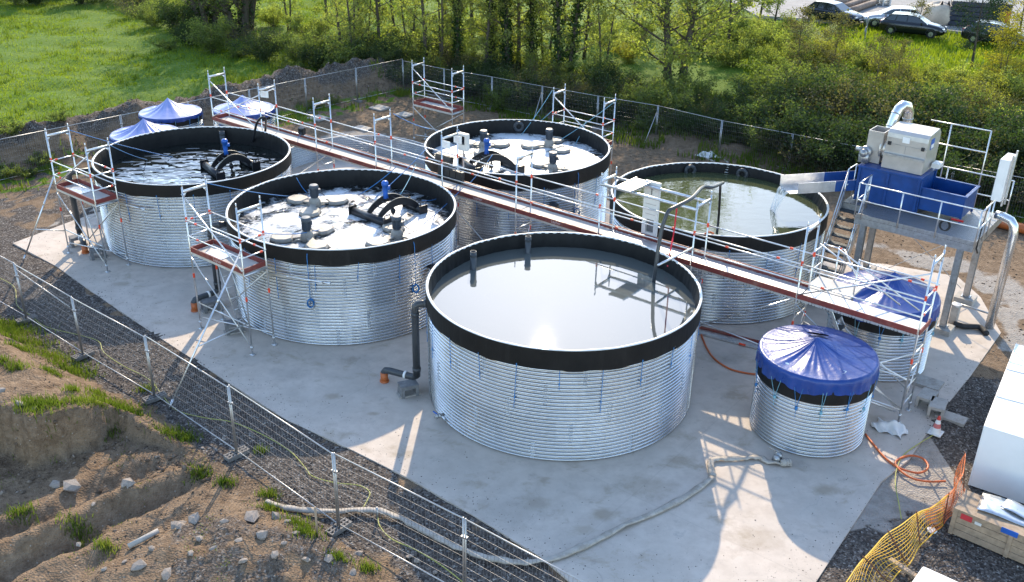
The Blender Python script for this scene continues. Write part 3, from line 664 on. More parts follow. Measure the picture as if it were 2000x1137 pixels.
# ------------------------------------------------------------------ floating aerators
def aerator(loc, rz, label):
    root = thing('floating_aerator', label, 'aerator', loc, rz, 'floating aerators in the foam')
    for k in range(3):
        a = 2*PI*k/3; d = Vector((math.cos(a), math.sin(a), 0)); s = Vector((-d.y, d.x, 0))
        poly = [(-.36, -.20), (-.20, -.33), (.14, -.33), (.33, -.16), (.33, .16), (.14, .33), (-.20, .33), (-.36, .20)]
        b = MB(); c = d*.78
        for z0, z1, s0, s1 in ((-.04, .08, 1, 1), (.08, .13, 1, .86)):
            n = len(poly); vs = [c+(d*x+s*y)*s0+EZ*z0 for x, y in poly]+[c+(d*x+s*y)*s1+EZ*z1 for x, y in poly]
            b.add(vs, [(i, (i+1) % n, n+(i+1) % n, n+i) for i in range(n)]+[tuple(range(n, 2*n))])
        f = b_local(b, 'float', mFloat, root)
        b = MB(); n = len(poly); vs = [c+(d*x+s*y)*1.03+EZ*-.06 for x, y in poly]+[c+(d*x+s*y)*1.03+EZ*.03 for x, y in poly]
        b.add(vs, [(i, (i+1) % n, n+(i+1) % n, n+i) for i in range(n)]); b_local(b, 'float_edge', mFloatDark, f)
        b = MB(); b.bar(d*.18+EZ*.10, d*.50+EZ*.06, .20, .06); b.bar(d*.15+s*.12+EZ*.02, d*.95+s*.36+EZ*.0, .05, .05); b_local(b, 'arm', mFloat, root)
    b = MB(); b.lathe([(.21, -.02), (.205, .10), (.19, .20), (.15, .27), (.12, .30)], 20, cap1=True)
    b.mi = 0; b_local(b, 'hood', mFloat, root, True)
    b = MB()
    b.lathe([(.08, .26), (.11, .31), (.125, .33)], 16)
    for i in range(20):
        a = 2*PI*i/20; b.box((.125*math.cos(a), .125*math.sin(a), .47), (.036, .014, .26), (Vector((math.cos(a), math.sin(a), 0)), Vector((-math.sin(a), math.cos(a), 0)), EZ))
    b.lathe([(.12, .31), (.12, .62), (.155, .62), (.155, .70), (.13, .735), (.02, .74)], 18, cap1=True)
    b.box((.16, 0, .50), (.10, .14, .14)); mo = b_local(b, 'motor', mGreyMotor, root)
    b = MB(); b.path([(.2, 0, .46), (.35, .1, .30), (.42, .3, .16), (.5, .5, .1)], .012, 6); b_local(b, 'cable', mBlackPl, root)
    return root
A0 = aerator(G(615.5, 402, ZW(2)), .5, 'cream three-armed floating aerator near the back rim of the middle left tank')
AER = [(2, 600.5, 468, 1.1, 'cream three-armed floating aerator at the near left of the middle left tank'), (2, 776, 465, -.25, 'floating aerator against the near right rim of the middle left tank'),
       (4, 944.5, 289.5, .5, 'leftmost floating aerator in the dazzling back foam tank'), (4, 1072, 286.5, 1.2, 'floating aerator at the back right of the dazzling foam tank'), (4, 1079, 334, .15, 'floating aerator against the near rim of the dazzling back foam tank')]
for k, px, py, rz, lb in AER: dup(A0, G(px, py, ZW(k)), rz, lb)
# ------------------------------------------------------------------ arched mixers
def mixer(k, a0, a1, b0, b1, mot, label):
    z = ZW(k)+.10; A0_, A1_, B0_, B1_ = [G(*p, z) for p in (a0, a1, b0, b1)]; c = (A0_+A1_+B0_+B1_)/4
    root = thing('arched_mixer', label, 'mixer', (c.x, c.y, ZW(k)), 0, 'black arched mixers')
    for p, q in ((A0_, A1_), (B0_, B1_)):
        d = (q-p).normalized(); b = MB(); b.tube(p, q, .135, 18); f = b.build('pontoon', mBlackPl, root, True)
        for e, s in ((p, -1), (q, 1)):
            b = MB(); x = d.cross(EZ).normalized(); b.box(e+d*(.03*s)+EZ*.02, (.035, .32, .32), (d, x, EZ))
            b.path([e+d*(.03*s)+x*t+EZ*zz for t, zz in ((-.11, .17), (-.11, .29), (.11, .29), (.11, .17))], .018, 6); b.build('end_plate', mBlackPl, f)
    mA = A0_.lerp(A1_, .55); mB_ = B0_.lerp(B1_, .45); dA = (A1_-A0_).normalized(); 
    N = 17
    for off in (-.26, .26):
        b = MB(); vs = []
        for i in range(N):
            t = i/(N-1); p = mA.lerp(mB_, t)+dA*off; zz = .46*math.sin(PI*t)**.75; vs += [p+EZ*(zz+.09), p+EZ*(zz-.15), p+dA*.035+EZ*(zz-.15), p+dA*.035+EZ*(zz+.09)]
        b.add(vs, [(i*4+j, i*4+(j+1) % 4, (i+1)*4+(j+1) % 4, (i+1)*4+j) for i in range(N-1) for j in range(4)]+[(0, 1, 2, 3), (N*4-1, N*4-2, N*4-3, N*4-4)])
        pl = b.build('arch_plate', mBlackPl, root)
        b = MB(); b.path([mA.lerp(mB_, i/(N-1))+dA*(off+.017)+EZ*(.46*math.sin(PI*i/(N-1))**.75+.10) for i in range(N)], .012, 5); b.build('arch_edge', mFloat, pl)
    b = MB()
    for i in (3, 5, 7, 9, 11, 13):
        p = mA.lerp(mB_, i/(N-1))+EZ*(.46*math.sin(PI*i/(N-1))**.75); b.tube(p-dA*.26, p+dA*.28, .018, 6)
    b.build('cross_bars', mBlackPl, root)
    m = mA.lerp(mB_, .45)-dA*.24; b = MB(); b.lathe([(.03, 0), (.10, .02), (.075, .18), (.09, .30), (.09, .46), (.115, .46), (.115, .55), (.08, .60), (.01, .61)], 16, m+EZ*.42, cap0=True); b.box(m+EZ*.80+Vector((.11, 0, 0)), (.10, .1, .12)); b.build('motor', mBlueMotor, root, True)
    b = MB(); p = mA.lerp(mB_, .5); b.tube(p+EZ*.3, p-EZ*.1, .03, 8); b.lathe([(.02, 0), (.07, .05), (.09, .15), (.05, .2)], 12, p-EZ*.08); b.build('impeller', mBlackPl, root, True)
    return root
mixer(2, (690, 412), (756, 437), (795, 397), (826, 411), None, 'black arched mixer with blue motor floating in the middle left foam tank')
mixer(3, (400, 322), (431, 346), (476, 313), (500, 325), None, 'black arched mixer with blue motor in the choppy far left tank')
mixer(4, (903, 316), (935, 336), (985, 318), (1017, 333), None, 'black arched mixer with blue motor in the dazzling back foam tank')
# ------------------------------------------------------------------ standing overflow pipes
def standpipe(k, px, pyw, pyt, r, label):
    p = G(px, pyw, ZW(k)); zt = ZH(p, pyt); b = MB(); q = Vector((p.x, p.y, 0))
    b.lathe([(r, ZW(k)-.3), (r, zt), (r*.82, zt), (r*.82, ZW(k)-.1)], 20, q); b.lathe([(r*1.12, zt-.16), (r*1.12, zt-.10)], 20, q)
    o = b.build('standpipe', mGreyPVC, None, True, origin=(p.x, p.y, ZW(k))); tag(o, label, 'pipe', 'grey standpipes rising from the water')
standpipe(1, 924.5, 525, 491, .088, 'left grey standpipe rising from the nearest tank')
standpipe(1, 1031, 494, 461, .088, 'right grey standpipe rising at the back of the nearest tank')
standpipe(3, 436, 281, 256, .11, 'grey standpipe rising at the back of the far left tank')
# ------------------------------------------------------------------ outlet pipework
def hollow_block(loc, rz, label, pad=True):
    root = thing('hollow_block', label, 'concrete block', loc, rz, 'grey hollow concrete blocks')
    b = MB(); b.box((0, 0, .30), (.50, .36, .10)); b.box((-.205, 0, .125), (.09, .36, .25)); b.box((.205, 0, .125), (.09, .36, .25)); b_local(b, 'block_shell', mConcBlock, root)
    if pad: b = MB(); b.box((0, 0, .02), (.62, .30, .04)); b_local(b, 'mortar_pad', mConcPale, root)
    return root
def outlet(k, base, elbow_y, wall_ang_pt, sock, label, r=.10):
    """riser from the slab up to the tank wall and a foot pipe into an orange socket"""
    c, R0 = Vector((*TK[k][0], 0)), TK[k][1]; p = G(*base); zt = ZH(p, elbow_y)-.05; root = thing('outlet_pipe', label, 'pipe', (p.x, p.y, 0), 0, 'grey outlet pipes beside the tanks')
    d = (c-p); d.z = 0; d.normalize(); q = c-d*(R0+.0)
    q.z = zt; top = Vector((p.x, p.y, zt)); foot = Vector((p.x, p.y, .45))
    b = MB(); e = .16; b.path([foot-EZ*.0, top-EZ*e*1.2, top-EZ*e*.5+d*e*.12, top-EZ*e*.12+d*e*.5, top+d*e*1.2, q], r, 16)
    for pos, dr in ((top-EZ*.30, EZ), (foot+EZ*.22, EZ), (top+d*.28, d)): b.tube(pos-dr*.05, pos+dr*.05, r*1.18, 16)
    b.build('riser', mGreyPVC, root, True)
    s = G(*sock); dd = s-p; dd.z = 0; L = dd.length; dd.normalize(); b = MB()
    b.path([foot+EZ*.1, foot+EZ*.0+dd*.02, foot-EZ*.06+dd*.12, Vector((s.x, s.y, .39))-dd*.16, Vector((s.x, s.y, .37))-dd*.05, Vector((s.x, s.y, .30)), Vector((s.x, s.y, .24))], r*.95, 16)
    b.build('foot_pipe', mGreyPVC, root, True)
    b = MB(); b.tube(Vector((s.x, s.y, -.02)), Vector((s.x, s.y, .30)), r*1.05, 16); b.tube(Vector((s.x, s.y, -.02)), Vector((s.x, s.y, .05)), r*1.3, 16); b.build('orange_socket', mOrangePVC, root, True)
    m = p+dd*.36; b = MB(); b.tube(Vector((m.x, m.y, .395))-dd*.03, Vector((m.x, m.y, .395))+dd*.03, r*1.15, 16); b.build('white_clamp', mWhite, root, True)
outlet(1, (815, 762), 590, None, (751, 745), 'grey riser pipe with orange socket on the slab left of the nearest tank')
outlet(2, (429, 590), 437, None, (381, 607), 'grey riser pipe with orange socket behind the middle left scaffold')
outlet(3, (160, 478), 334, None, (167, 494), 'grey riser pipe with orange socket behind the far left scaffold')
p = G(798, 770); hollow_block((p.x, p.y, 0), SITE_ROT+1.1, 'hollow concrete block under the pipe beside the nearest tank')
p = G(458, 648); hollow_block((p.x, p.y, 0), SITE_ROT+1.1, 'hollow concrete block at the foot of the middle left scaffold')
p = G(412, 605); hollow_block((p.x, p.y, 0), SITE_ROT+1.3, 'hollow concrete block beside the orange socket behind the middle left scaffold')
p = G(193, 503); hollow_block((p.x, p.y, 0), SITE_ROT+1.2, 'hollow concrete block right of the far left orange socket')
p = G(160, 485); hollow_block((p.x-.25, p.y+.3, 0), SITE_ROT+1.3, 'hollow concrete block behind the far left orange socket')
# ------------------------------------------------------------------ scaffolding
TR = .0245
def clip_at(b, p, d, L=.14): d = Vector(d).normalized(); p = Vector(p); b.tube(p-d*L/2, p+d*L/2, TR*1.28, 8)
def lettering(body, p, size, xdir, ydir, mat, parent, name='lettering', align='LEFT', thick=0.0):
    cu = bpy.data.curves.new(name, 'FONT'); cu.body = body; cu.size = size; cu.align_x = align; cu.extrude = thick
    cu.materials.append(mat); tmp = bpy.data.objects.new(name, cu); COL.objects.link(tmp); bpy.context.view_layer.update()
    me = bpy.data.meshes.new_from_object(tmp.evaluated_get(bpy.context.evaluated_depsgraph_get())); bpy.data.objects.remove(tmp); me.name = name
    if not me.materials: me.materials.append(mat)
    o = bpy.data.objects.new(name, me); COL.objects.link(o)
    x = Vector(xdir).normalized(); y = Vector(ydir).normalized(); z = x.cross(y); off = Vector((0, 0, 0)); q = parent
    while q is not None: off = off+q.location; q = q.parent
    p = Vector(p)-off; o.parent = parent
    o.matrix_local = Matrix(((x.x, y.x, z.x, p.x), (x.y, y.y, z.y, p.y), (x.z, y.z, z.z, p.z), (0, 0, 0, 1)))
    return o
def frame(root, u, v0, v1, z0, zt, zd, rungs=True):
    b = MB()
    for v in (v0, v1):
        b.tube(W(u, v, z0+.02), W(u, v, zt), TR, 8); b.tube(W(u, v, zt-.01), W(u, v, zt+.13), TR*.72, 8)
        b.box(W(u, v, z0+.012), (.14, .14, .02), (E1, E2, EZ)); b.tube(W(u, v, z0), W(u, v, z0+.3), TR*.7, 8); b.tube(W(u, v, z0+.22), W(u, v, z0+.27), TR*2, 8)
    b.bar(W(u, v0, zt-.14), W(u, v1, zt-.14), .05, .075)
    for v, s in ((v0, 1), (v1, -1)):
        b.add([W(u-.012, v, zt-.18), W(u-.012, v+s*.13, zt-.18), W(u-.012, v, zt-.36), W(u+.012, v, zt-.18), W(u+.012, v+s*.13, zt-.18), W(u+.012, v, zt-.36)], [(0, 1, 2), (5, 4, 3), (0, 1, 4, 3), (1, 2, 5, 4), (2, 0, 3, 5)])
    z = zd-.06
    b.bar(W(u, v0, z), W(u, v1, z), .05, .06)
    if rungs:
        z -= .55
        while z > z0+.3: b.tube(W(u, v0, z), W(u, v1, z), TR*.8, 6); z -= .5
        if zd-z0 > 1.6: b.tube(W(u, v0, z0+.35), W(u, v1, zd-.7), TR*.7, 6)
    f = b.build('frame', mAlu, root, True)
    for v in (v0, v1):
        for zz in (zd+1.02, zd-.78): b = MB(); clip_at(b, W(u, v, zz), EZ); b.build('joint_clip', mOrange, f)
    return f
CLIPN = []
def rails(root, pts, name='guard_rail'):
    for p, q in pts:
        b = MB(); c = MB()
        b.tube(p, q, TR*.86, 7); d = (q-p); 
        for t in ((.2,) if (len(CLIPN) % 2) else (.8,)): clip_at(c, p+d*t, d, .09)
        CLIPN.append(1); r = b.build(name, mAlu, root, True)
        if len(CLIPN) % 3: c.build('rail_clip', mOrange, r)
def toe(root, u0, v0, u1, v1, z, word=None, side=-1, flip=False):
    b = MB(); b.bar(W(u0, v0, z+.075), W(u1, v1, z+.075), .028, .15); t = b.build('toe_board', mRed, root)
    if word:
        d = (W(u1, v1)-W(u0, v0)); L = d.length; d.normalize(); n = E2*side
        if flip: lettering(word, W(u0, v0, z+.115)+d*(L*.62)+n*.0165, .14, -d, -EZ, mText, t)
        else: lettering(word, W(u0, v0, z+.035)+d*(L*.45)+n*.0165, .14, d, EZ, mText, t)
    return t
UI = [-5.46-3.25*(9-i) for i in range(10)]; VN, VF, ZD, ZT = 23.5, 24.3, 2.65, 4.60
wk = thing('scaffold_walkway', 'long raised scaffold walkway running between the two rows of tanks', 'scaffold', W(UI[0], (VN+VF)/2))
for i, u in enumerate(UI): frame(wk, u, VN, VF, 0, ZT+(.12 if i >= 8 else 0), ZD)
for i in range(9):
    u0, u1 = UI[i]+.02, UI[i+1]-.02
    b = MB(); b.ubox(u0, u1, VN+.02, VF-.02, ZD-.08, ZD); b.ubox(u0, u1, VN+.012, VN+.05, ZD-.1, ZD+.004); b.ubox(u0, u1, VF-.05, VF-.012, ZD-.1, ZD+.004)
    b.build('deck', mDeckPerf if i >= 6 else mDeckPly, wk)
    toe(wk, u0, VN-.035, u1, VN-.035, ZD, 'Layher' if i in (2, 4, 5, 6) else None, -1, i == 6)
    if i < 8: toe(wk, u0, VF+.035, u1, VF+.035, ZD)
    rails(wk, [(W(u0, VN-.03, ZD+1.0), W(u1, VN-.03, ZD+1.0)), (W(u0, VN-.03, ZD+.5), W(u1, VN-.03, ZD+.5))] if i else [(W(u0, VN-.03, ZD+.98), W(u1, VN-.03, ZD+.98)), (W(u0, VN-.03, ZD+.5), W(u1, VN-.03, ZD+.5))])
    rails(wk, [(W(u0, VF+.03, ZD+1.0), W(u1, VF+.03, ZD+1.0)), (W(u0, VF+.03, ZD+.5), W(u1, VF+.03, ZD+.5))])
    b = MB()
    b.tube(W(u0, VF, .35), W(u1, VF, ZD-.2), TR*.8, 6) if i % 2 else b.tube(W(u1, VN, .35), W(u0, VN, ZD-.2), TR*.8, 6)
    if i in (6, 7): b.tube(W(u0, VN, 1.0), W(u1, VN, .85), TR*.8, 6)
    b.build('lower_brace', mAlu, wk, True)
for s, v in ((0, VN), (9, VF)): pass
toe(wk, UI[0]-.03, VN-.03, UI[0]-.03, VF+.03, ZD); toe(wk, UI[9]+.04, VN-.03, UI[9]+.04, VF+.03, ZD)
rails(wk, [(W(UI[9], VN, ZD+1.0), W(UI[9], VF, ZD+1.0)), (W(UI[9], VN, ZD+.5), W(UI[9], VF, ZD+.5))])
b = MB(); b.tube(W(UI[0], VN-.03, ZT-.25), W(UI[1], VN-.03, ZD+.05), TR*.95, 7); b.build('diagonal_brace', mAlu, wk, True)
b = MB(); b.tube(W(UI[1], VF+.03, ZT-.2), W(UI[0], VN, ZD+.15), TR*.9, 7); b.build('diagonal_brace', mAlu, wk, True)
b = MB(); b.tube(W(UI[8], VN-.03, ZD+.1), W(UI[9], VN-.03, ZT-.25), TR*.95, 7); b.build('diagonal_brace', mAlu, wk, True)
b = MB(); b.tube(W(UI[8]+.1, VF+.03, ZT-.6), W(UI[9]-.9, VF+.5, ZD+.05), TR*.9, 7); b.tube(W(UI[8]+.6, VF+.03, ZT-.6), W(UI[9]-.4, VF+.5, ZD+.05), TR*.9, 7); b.build('stair_string_rail', mAlu, wk, True)
b = MB(); b.tube(W(UI[9], VN-.1, .5), W(UI[9]-1.1, VN-1.15, 1.7), TR*1.0, 7); b.tube(W(UI[9]-1.1, VN-1.15, 1.7), W(UI[9], VN, 2.1), TR, 7); b.tube(W(UI[9]-1.0, VN-1.0, .95), W(UI[9]-.1, VN-.1, .35), TR, 7); b.build('outrigger', mAlu, wk, True)
b = MB(); b.tube(W(UI[8]+.15, VF-.1, ZD-.15), W(UI[9]-.1, VF+.1, .5), TR*.85, 7); b.tube(W(UI[8], VN, .4), W(UI[9], VN, .4), TR*.85, 7); b.tube(W(UI[8], VF, .9), W(UI[9], VF, .9), TR*.85, 7); b.tube(W(UI[8], VF, 1.6), W(UI[9], VN, 1.3), TR*.85, 7); b.build('lower_brace', mAlu, wk, True)
# inner access ladder under the last deck
b = MB(); l0, l1 = W(-8.0, 24.15, ZD-.1), W(-6.6, 24.05, .15)
for s in (-.2, .2): b.bar(l0+E2*s, l1+E2*s, .03, .09)
ld = b.build('ladder', mAlu, wk)
for i in range(9):
    p = l0.lerp(l1, (i+.6)/9.2); b = MB(); b.box(p, (.18, .40, .025), (E1, E2, EZ)); b.build('ladder_step', mDarkZinc, ld)
# landing to the stairs
b = MB(); b.ubox(UI[8]-.1, UI[8]+1.15, VF+.03, VF+.95, ZD-.03, ZD+.015); b.build('landing_panel', mDeckPly, wk)
rails(wk, [(W(UI[8]-.08, VF, ZD+1.0), W(UI[8]-.08, VF+.9, ZD+1.0)), (W(UI[8]-.08, VF, ZD+.45), W(UI[8]-.08, VF+.9, ZD+.45)), (W(UI[8]-.08, VF+.9, ZD+1.0), W(UI[8]+.5, VF+.9, ZD+1.0)), (W(UI[8]+.5, VF+.9, ZD+1.0), W(UI[8]+1.1, VF+.45, ZD+.5)), (W(UI[8]+1.1, VF+.35, ZD+1.05), W(UI[9], VF+.3, ZD+1.0))], 'landing_rail')
for u, v in ((UI[8]-.08, VF+.9), (UI[8]+1.1, VF+.42), (UI[8]+.35, VF+.9)): b = MB(); b.tube(W(u, v, ZD-.6), W(u, v, ZD+1.05), TR, 7); b.build('landing_post', mAlu, wk, True)
def side_tower(u0, v0, zd, zt, label, out, L=2.5, wd=.8, flip=1, ladder=True, z0=0.0, brace_in=True, word=None, toes=True):
    u1, v1 = u0+L, v0+wd; root = thing('scaffold_tower', label, 'scaffold', W((u0+u1)/2, (v0+v1)/2, z0), 0, 'small scaffold towers beside the tanks')
    for u in (u0, u1): frame(root, u, v0, v1, z0, zt, zd, False)
    b = MB(); b.ubox(u0+.05, u1-.05, v0+.02, v1-.02, zd-.07, zd); b.ubox(u0+.03, u1-.03, v0+.01, v0+.05, zd-.1, zd+.004); b.ubox(u0+.03, u1-.03, v1-.05, v1-.01, zd-.1, zd+.004); b.build('deck', mDeckPly, root)
    toe(root, u0+.03, v0+.0, u1-.03, v0, zd, word, -1); toe(root, u0+.03, v1, u1-.03, v1, zd); toe(root, u0+.03, v0+.03, u0+.03, v1-.03, zd); toe(root, u1-.03, v0+.03, u1-.03, v1-.03, zd)
    R = []
    for z in (.5, 1.0):
        R += [(W(u0, v0-.03, zd+z), W(u1, v0-.03, zd+z)), (W(u0, v1+.03, zd+z), W(u1, v1+.03, zd+z)), (W(u0+.03, v0, zd+z), W(u0+.03, v1, zd+z)), (W(u1+.03, v0, zd+z), W(u1+.03, v1, zd+z))]
    rails(root, R)
    b = MB(); va = v0-.04 if flip > 0 else v1+.04
    b.tube(W(u0, va, zd+.1), W(u1, va, zt-.35), TR*.95, 7) if out else b.tube(W(u0, va, zt-.2), W(u1, va, zd+.1), TR*.95, 7)
    b.build('diagonal_brace', mAlu, root, True)
    b = MB(); b.tube(W(u0, v0-.03, zd-.15), W(u1, v0-.03, z0+.3), TR*.9, 7); b.tube(W(u1, v1+.03, zd-.15), W(u0, v1+.03, z0+.3), TR*.9, 7); b.tube(W(u1, v0, z0+.95), W(u0, v0, z0+.9), TR*.85, 7); b.tube(W(u0, v0, z0+.4), W(u1, v1, z0+.4), TR*.85, 7); b.build('lower_brace', mAlu, root, True)
    if ladder:
        l0, l1 = W(u0+.65, v1-.25, zd-.05), W(u0+1.5, v1-.25, z0+.25); b = MB()
        for s in (-.17, .17): b.tube(l0+E2*s, l1+E2*s, .02, 6)
        for i in range(1, 7): p = l0.lerp(l1, i/7); b.tube(p-E2*.17, p+E2*.17, .015, 6)
        b.build('ladder', mAlu, root, True)
        b = MB(); b.ubox(u0+.45, u0+1.2, v0+.2, v1-.1, zd+.001, zd+.02); b.build('trapdoor', mAlu, root)
    return root
SA = side_tower(-32.2, 15.2, 2.45, 4.45, 'scaffold tower beside the far left tank, tied with blue rope', True, word=None)
SB = side_tower(-23.8, 14.8, 2.58, 4.58, 'scaffold tower in front of the middle left tank with raking prop', False, word='Layher')
SCt = side_tower(-32.2, 32.9, 1.93, 3.88, 'free-standing scaffold tower at the back near the fence corner', False, ladder=False)
SD = side_tower(-23.4, 32.15, 2.25, 4.22, 'scaffold tower behind the dazzling back foam tank', False, ladder=False)
def prop(root, a, f, tie):
    b = MB(); b.tube(a, f, TR*1.1, 8); b.tube(f, f+(a-f).normalized()*.25, TR*1.5, 8); t = a.lerp(f, .62); b.tube(t, tie, TR*.85, 7); b.tube(a.lerp(f, .3), a.lerp(f, .34), TR*1.35, 8); b.build('raking_prop', mAlu, root, True)
prop(SA, W(-32.2, 15.2, 2.9), Vector((-17.13, 31.07, 0)), W(-32.2, 15.2, .85))
prop(SB, W(-21.3, 14.8, 3.3), G(330, 798), W(-21.3, 14.8, 1.05))
prop(SA, W(-29.7, 16.0, 2.3), W(-28.6, 16.3, 2.25), W(-29.7, 16.0, 2.3)); prop(SB, W(-21.3, 15.6, 2.35), W(-19.4, 16.3, 2.35), W(-21.3, 15.6, 2.3))
# ------------------------------------------------------------------ things hung on the walkway
def placard(p, xd, label, h=.26, w=.36):
    root = thing('placard', label, 'sign', p, 0, 'white notices on the scaffold'); p = Vector(p); xd = Vector(xd).normalized(); n = xd.cross(EZ)
    b = MB(); b.box(p, (w, .012, h), (xd, n, EZ)); b.build('board', mWhite, root)
    b = MB()
    for i, l in enumerate((.2, .16, .18)): b.box(p+n*.0075+EZ*(.05-.05*i)+xd*-.02, (l, .003, .012), (xd, n, EZ))
    b.build('print_lines', mText, root)
placard(W(UI[1]+.02, VN+.25, ZT-.35)-EZ*.0, (E1*.9+E2*.3), 'white notice hung at the far left end of the walkway')
placard(W(UI[4]+.2, VN+.0, ZT-.30), E1, 'white notice on the scaffold post left of the grey control box')
placard(W(UI[4]+.1, VF-.1, ZT-.30), E1, 'white notice above the grey control box')
# control cabinet and transformer boxes hung on the rail
p = G(905, 292, ZD+1.0); root = thing('control_box', 'grey control box with dark screen on a post above the walkway', 'control box', p)
b = MB(); b.box(p+EZ*.28, (.44, .18, .62), (E1, E2, EZ)); b.build('case', mWhiteDirty, root, bevel=.015)
b = MB(); b.box(p+EZ*.36-E2*.095+E1*-.02, (.30, .012, .30), (E1, E2, EZ)); b.build('screen', mGlassDark, root)
b = MB(); b.tube(p-EZ*.05, p-EZ*1.0, .03, 8); b.build('post', mAlu, root)
def blackbox(px, py, z, n, label, size=(.42, .22, .3), tilt=.25):
    p = G(px, py, z); root = thing('transformer_box', label, 'equipment box', p, 0, 'black boxes on the scaffold rail')
    b = MB(); 
    for i in range(n):
        c = p+E1*(i*(size[0]+.02)); x = E1; zd = (EZ+E2*tilt).normalized(); y = zd.cross(x)
        b.box(c, size, (x, y, zd)); b.box(c-y*0.0+zd*size[2]*.52, (size[0]*.4, .03, .03), (x, y, zd))
    b.build('case', mBlackPl, root, bevel=.02)
    b = MB(); b.tube(p-E1*.1+EZ*-.18, p+E1*(n*.44)-EZ*.18, .012, 6); b.build('carrying_rail', mAlu, root)
blackbox(860, 309, ZD+.95, 2, 'pair of black equipment boxes above the rail left of the control box', (.34, .2, .28))
blackbox(863, 337, ZD+.55, 4, 'row of four black equipment boxes hung on the inner rail', (.26, .16, .42), .1)
b = MB(); pc = G(922, 313, ZD+.85)
b.path([pc+E1*(.09*i/6)+E2*(.02*math.cos(i))+EZ*(.16*math.cos(i*1.0)) for i in range(60)], .012, 5); tag(b.build('cable_coil', mBlackPl, None, True, origin=pc), 'black coiled cable draped on the walkway rail by the control box', 'cable')
b = MB(); pc = G(590, 258, ZD+.95); root = thing('floodlight', 'small black floodlight clipped to the walkway rail', 'lamp', pc)
b.box(pc+EZ*.05, (.28, .14, .26), (E1, (E2+EZ*.3).normalized(), EZ)); b.build('housing', mBlackPl, root, bevel=.015)
b = MB(); b.box(pc+EZ*.05-E2*.085, (.22, .012, .2), (E1, E2, EZ)); b.build('lamp_glass', mGlassDark, root); b = MB(); b.path([pc-E1*.05-EZ*.1, pc-E1*.25-EZ*.25, pc-E1*.3-EZ*.45], .012, 5); b.build('bracket', mRope, root)
# beams, plank and grey cabinet over the olive tank
vb = VN
b = MB()
z = ZD+1.72; b.tube(W(UI[6], VN, z), W(UI[7], VN, z), .045, 10); tag(b.build('scaffold_beam', mAlu, None, True, origin=W(UI[6], VN, z)), 'near horizontal scaffold tube carrying the white plank above the walkway', 'tube')
b = MB(); b.tube(W(UI[6], VF, z), W(UI[7], VF, z), .045, 10); tag(b.build('scaffold_beam', mAlu, None, True, origin=W(UI[6], VF, z)), 'far horizontal scaffold tube carrying the white plank above the walkway', 'tube')
p = W(UI[6]+.9, (VN+VF)/2, z+.06); root = thing('short_deck_plank', 'short white deck plank laid across two scaffold tubes', 'plank', p)
b = MB(); b.box(p+EZ*.02, (.52, 1.15, .03), (E1, E2, EZ)); b.build('board', mWhiteDirty, root); b = MB()
for s in (-.27, .27): b.box(p+E1*s+EZ*.03, (.03, 1.15, .07), (E1, E2, EZ))
b.build('side_rail', mAlu, root)
p = W(UI[6]+1.25, VF+.12, ZD+.1); root = thing('cut_out_sheet', 'tall pale grey sheet with a square cut-out leaning on the walkway rail', 'sheet', p)
b = MB(); H = 1.75
for (x0, x1, z0, z1) in ((-.26, .26, .55, H), (-.26, -.13, 0, .55), (.15, .26, 0, .55), (-.13, .15, 0, .12)): b.box(p+E1*((x0+x1)/2)+EZ*((z0+z1)/2)+E2*(.0), (x1-x0, .09, z1-z0), (E1, E2, EZ))
b.build('sheet', mWhiteDirty, root); b = MB(); b.box(p+EZ*1.45-E2*.048, (.03, .01, .22), (E1, E2, EZ)); b.box(p+EZ*.33+E2*.05+E1*.01, (.28, .02, .43), (E1, E2, EZ)); b.build('slot', mConcBlock, root)
b = MB()
for i in range(3): b.box(p+EZ*(.72+.16*i)-E2*.046, (.36, .006, .014), (E1, E2, EZ))
b.build('groove', mZinc, root)
# hoses over the rims
def hose(pts, r, m, name, label, cat='hose', n=8, smooth=4):
    P = [Vector(p) for p in pts]; Q = []
    for i in range(len(P)-1):
        p0, p1, p2, p3 = P[max(0, i-1)], P[i], P[i+1], P[min(len(P)-1, i+2)]
        for k in range(smooth):
            t = k/smooth; Q.append(.5*((2*p1)+(p2-p0)*t+(2*p0-5*p1+4*p2-p3)*t*t+(3*p1-p0-3*p2+p3)*t**3))
    Q.append(P[-1]); b = MB(); b.path(Q, r, n); o = b.build(name, m, None, True, origin=P[0]); tag(o, label, cat); return o
hose([G(1276, 556, ZW(1)-.1), G(1281, 520, 3.2), G(1291, 455, 4.1), G(1304, 415, 4.65), G(1318, 405, 4.75), G(1350, 388, 4.8), G(1372, 366, 4.7), G(1390, 366, 4.6), G(1412, 357, 4.45)], .055, mGreyPVC, 'suction_hose', 'stiff grey hose lifted from the nearest tank over the walkway')
hose([G(1407, 362, 4.4), G(1404, 420, 3.2), G(1400, 458, 2.6)], .04, mBlackPl, 'hanging_pipe', 'black hose hanging down into the olive tank', 'hose')
hose([G(1376, 458, 2.95), G(1384, 453, 3.15), G(1393, 456, 3.0)], .03, mHoseOrange, 'orange_hose_loop', 'short orange hose bend on the near rim of the olive tank', 'hose')
hose([G(1322, 405, 4.7), G(1316, 455, 3.6), G(1307, 500, 3.0), G(1304, 520, 2.9)], .022, M('red_strap', (.75, .03, .06), .6), 'red_strap', 'red strap hanging from the grey hose over the walkway', 'strap')
hose([G(493, 281, ZW(3)), G(496, 265, 2.95), G(502, 240, 3.6), G(512, 229, 3.9), G(519, 232, 3.85), G(519, 245, 3.3), G(518, 258, 2.95)], .045, mBlackPl, 'black_hose', 'black hose arching over the rim of the far left tank', 'hose')
b = MB(); a = G(1285, 518, 3.3); c = W(UI[7], VN, ZD+.55); b.tube(a, c, .035, 8); tag(b.build('stay_tube', mAlu, None, True, origin=c), 'slanted white stay tube between the grey hose and the walkway post', 'tube')
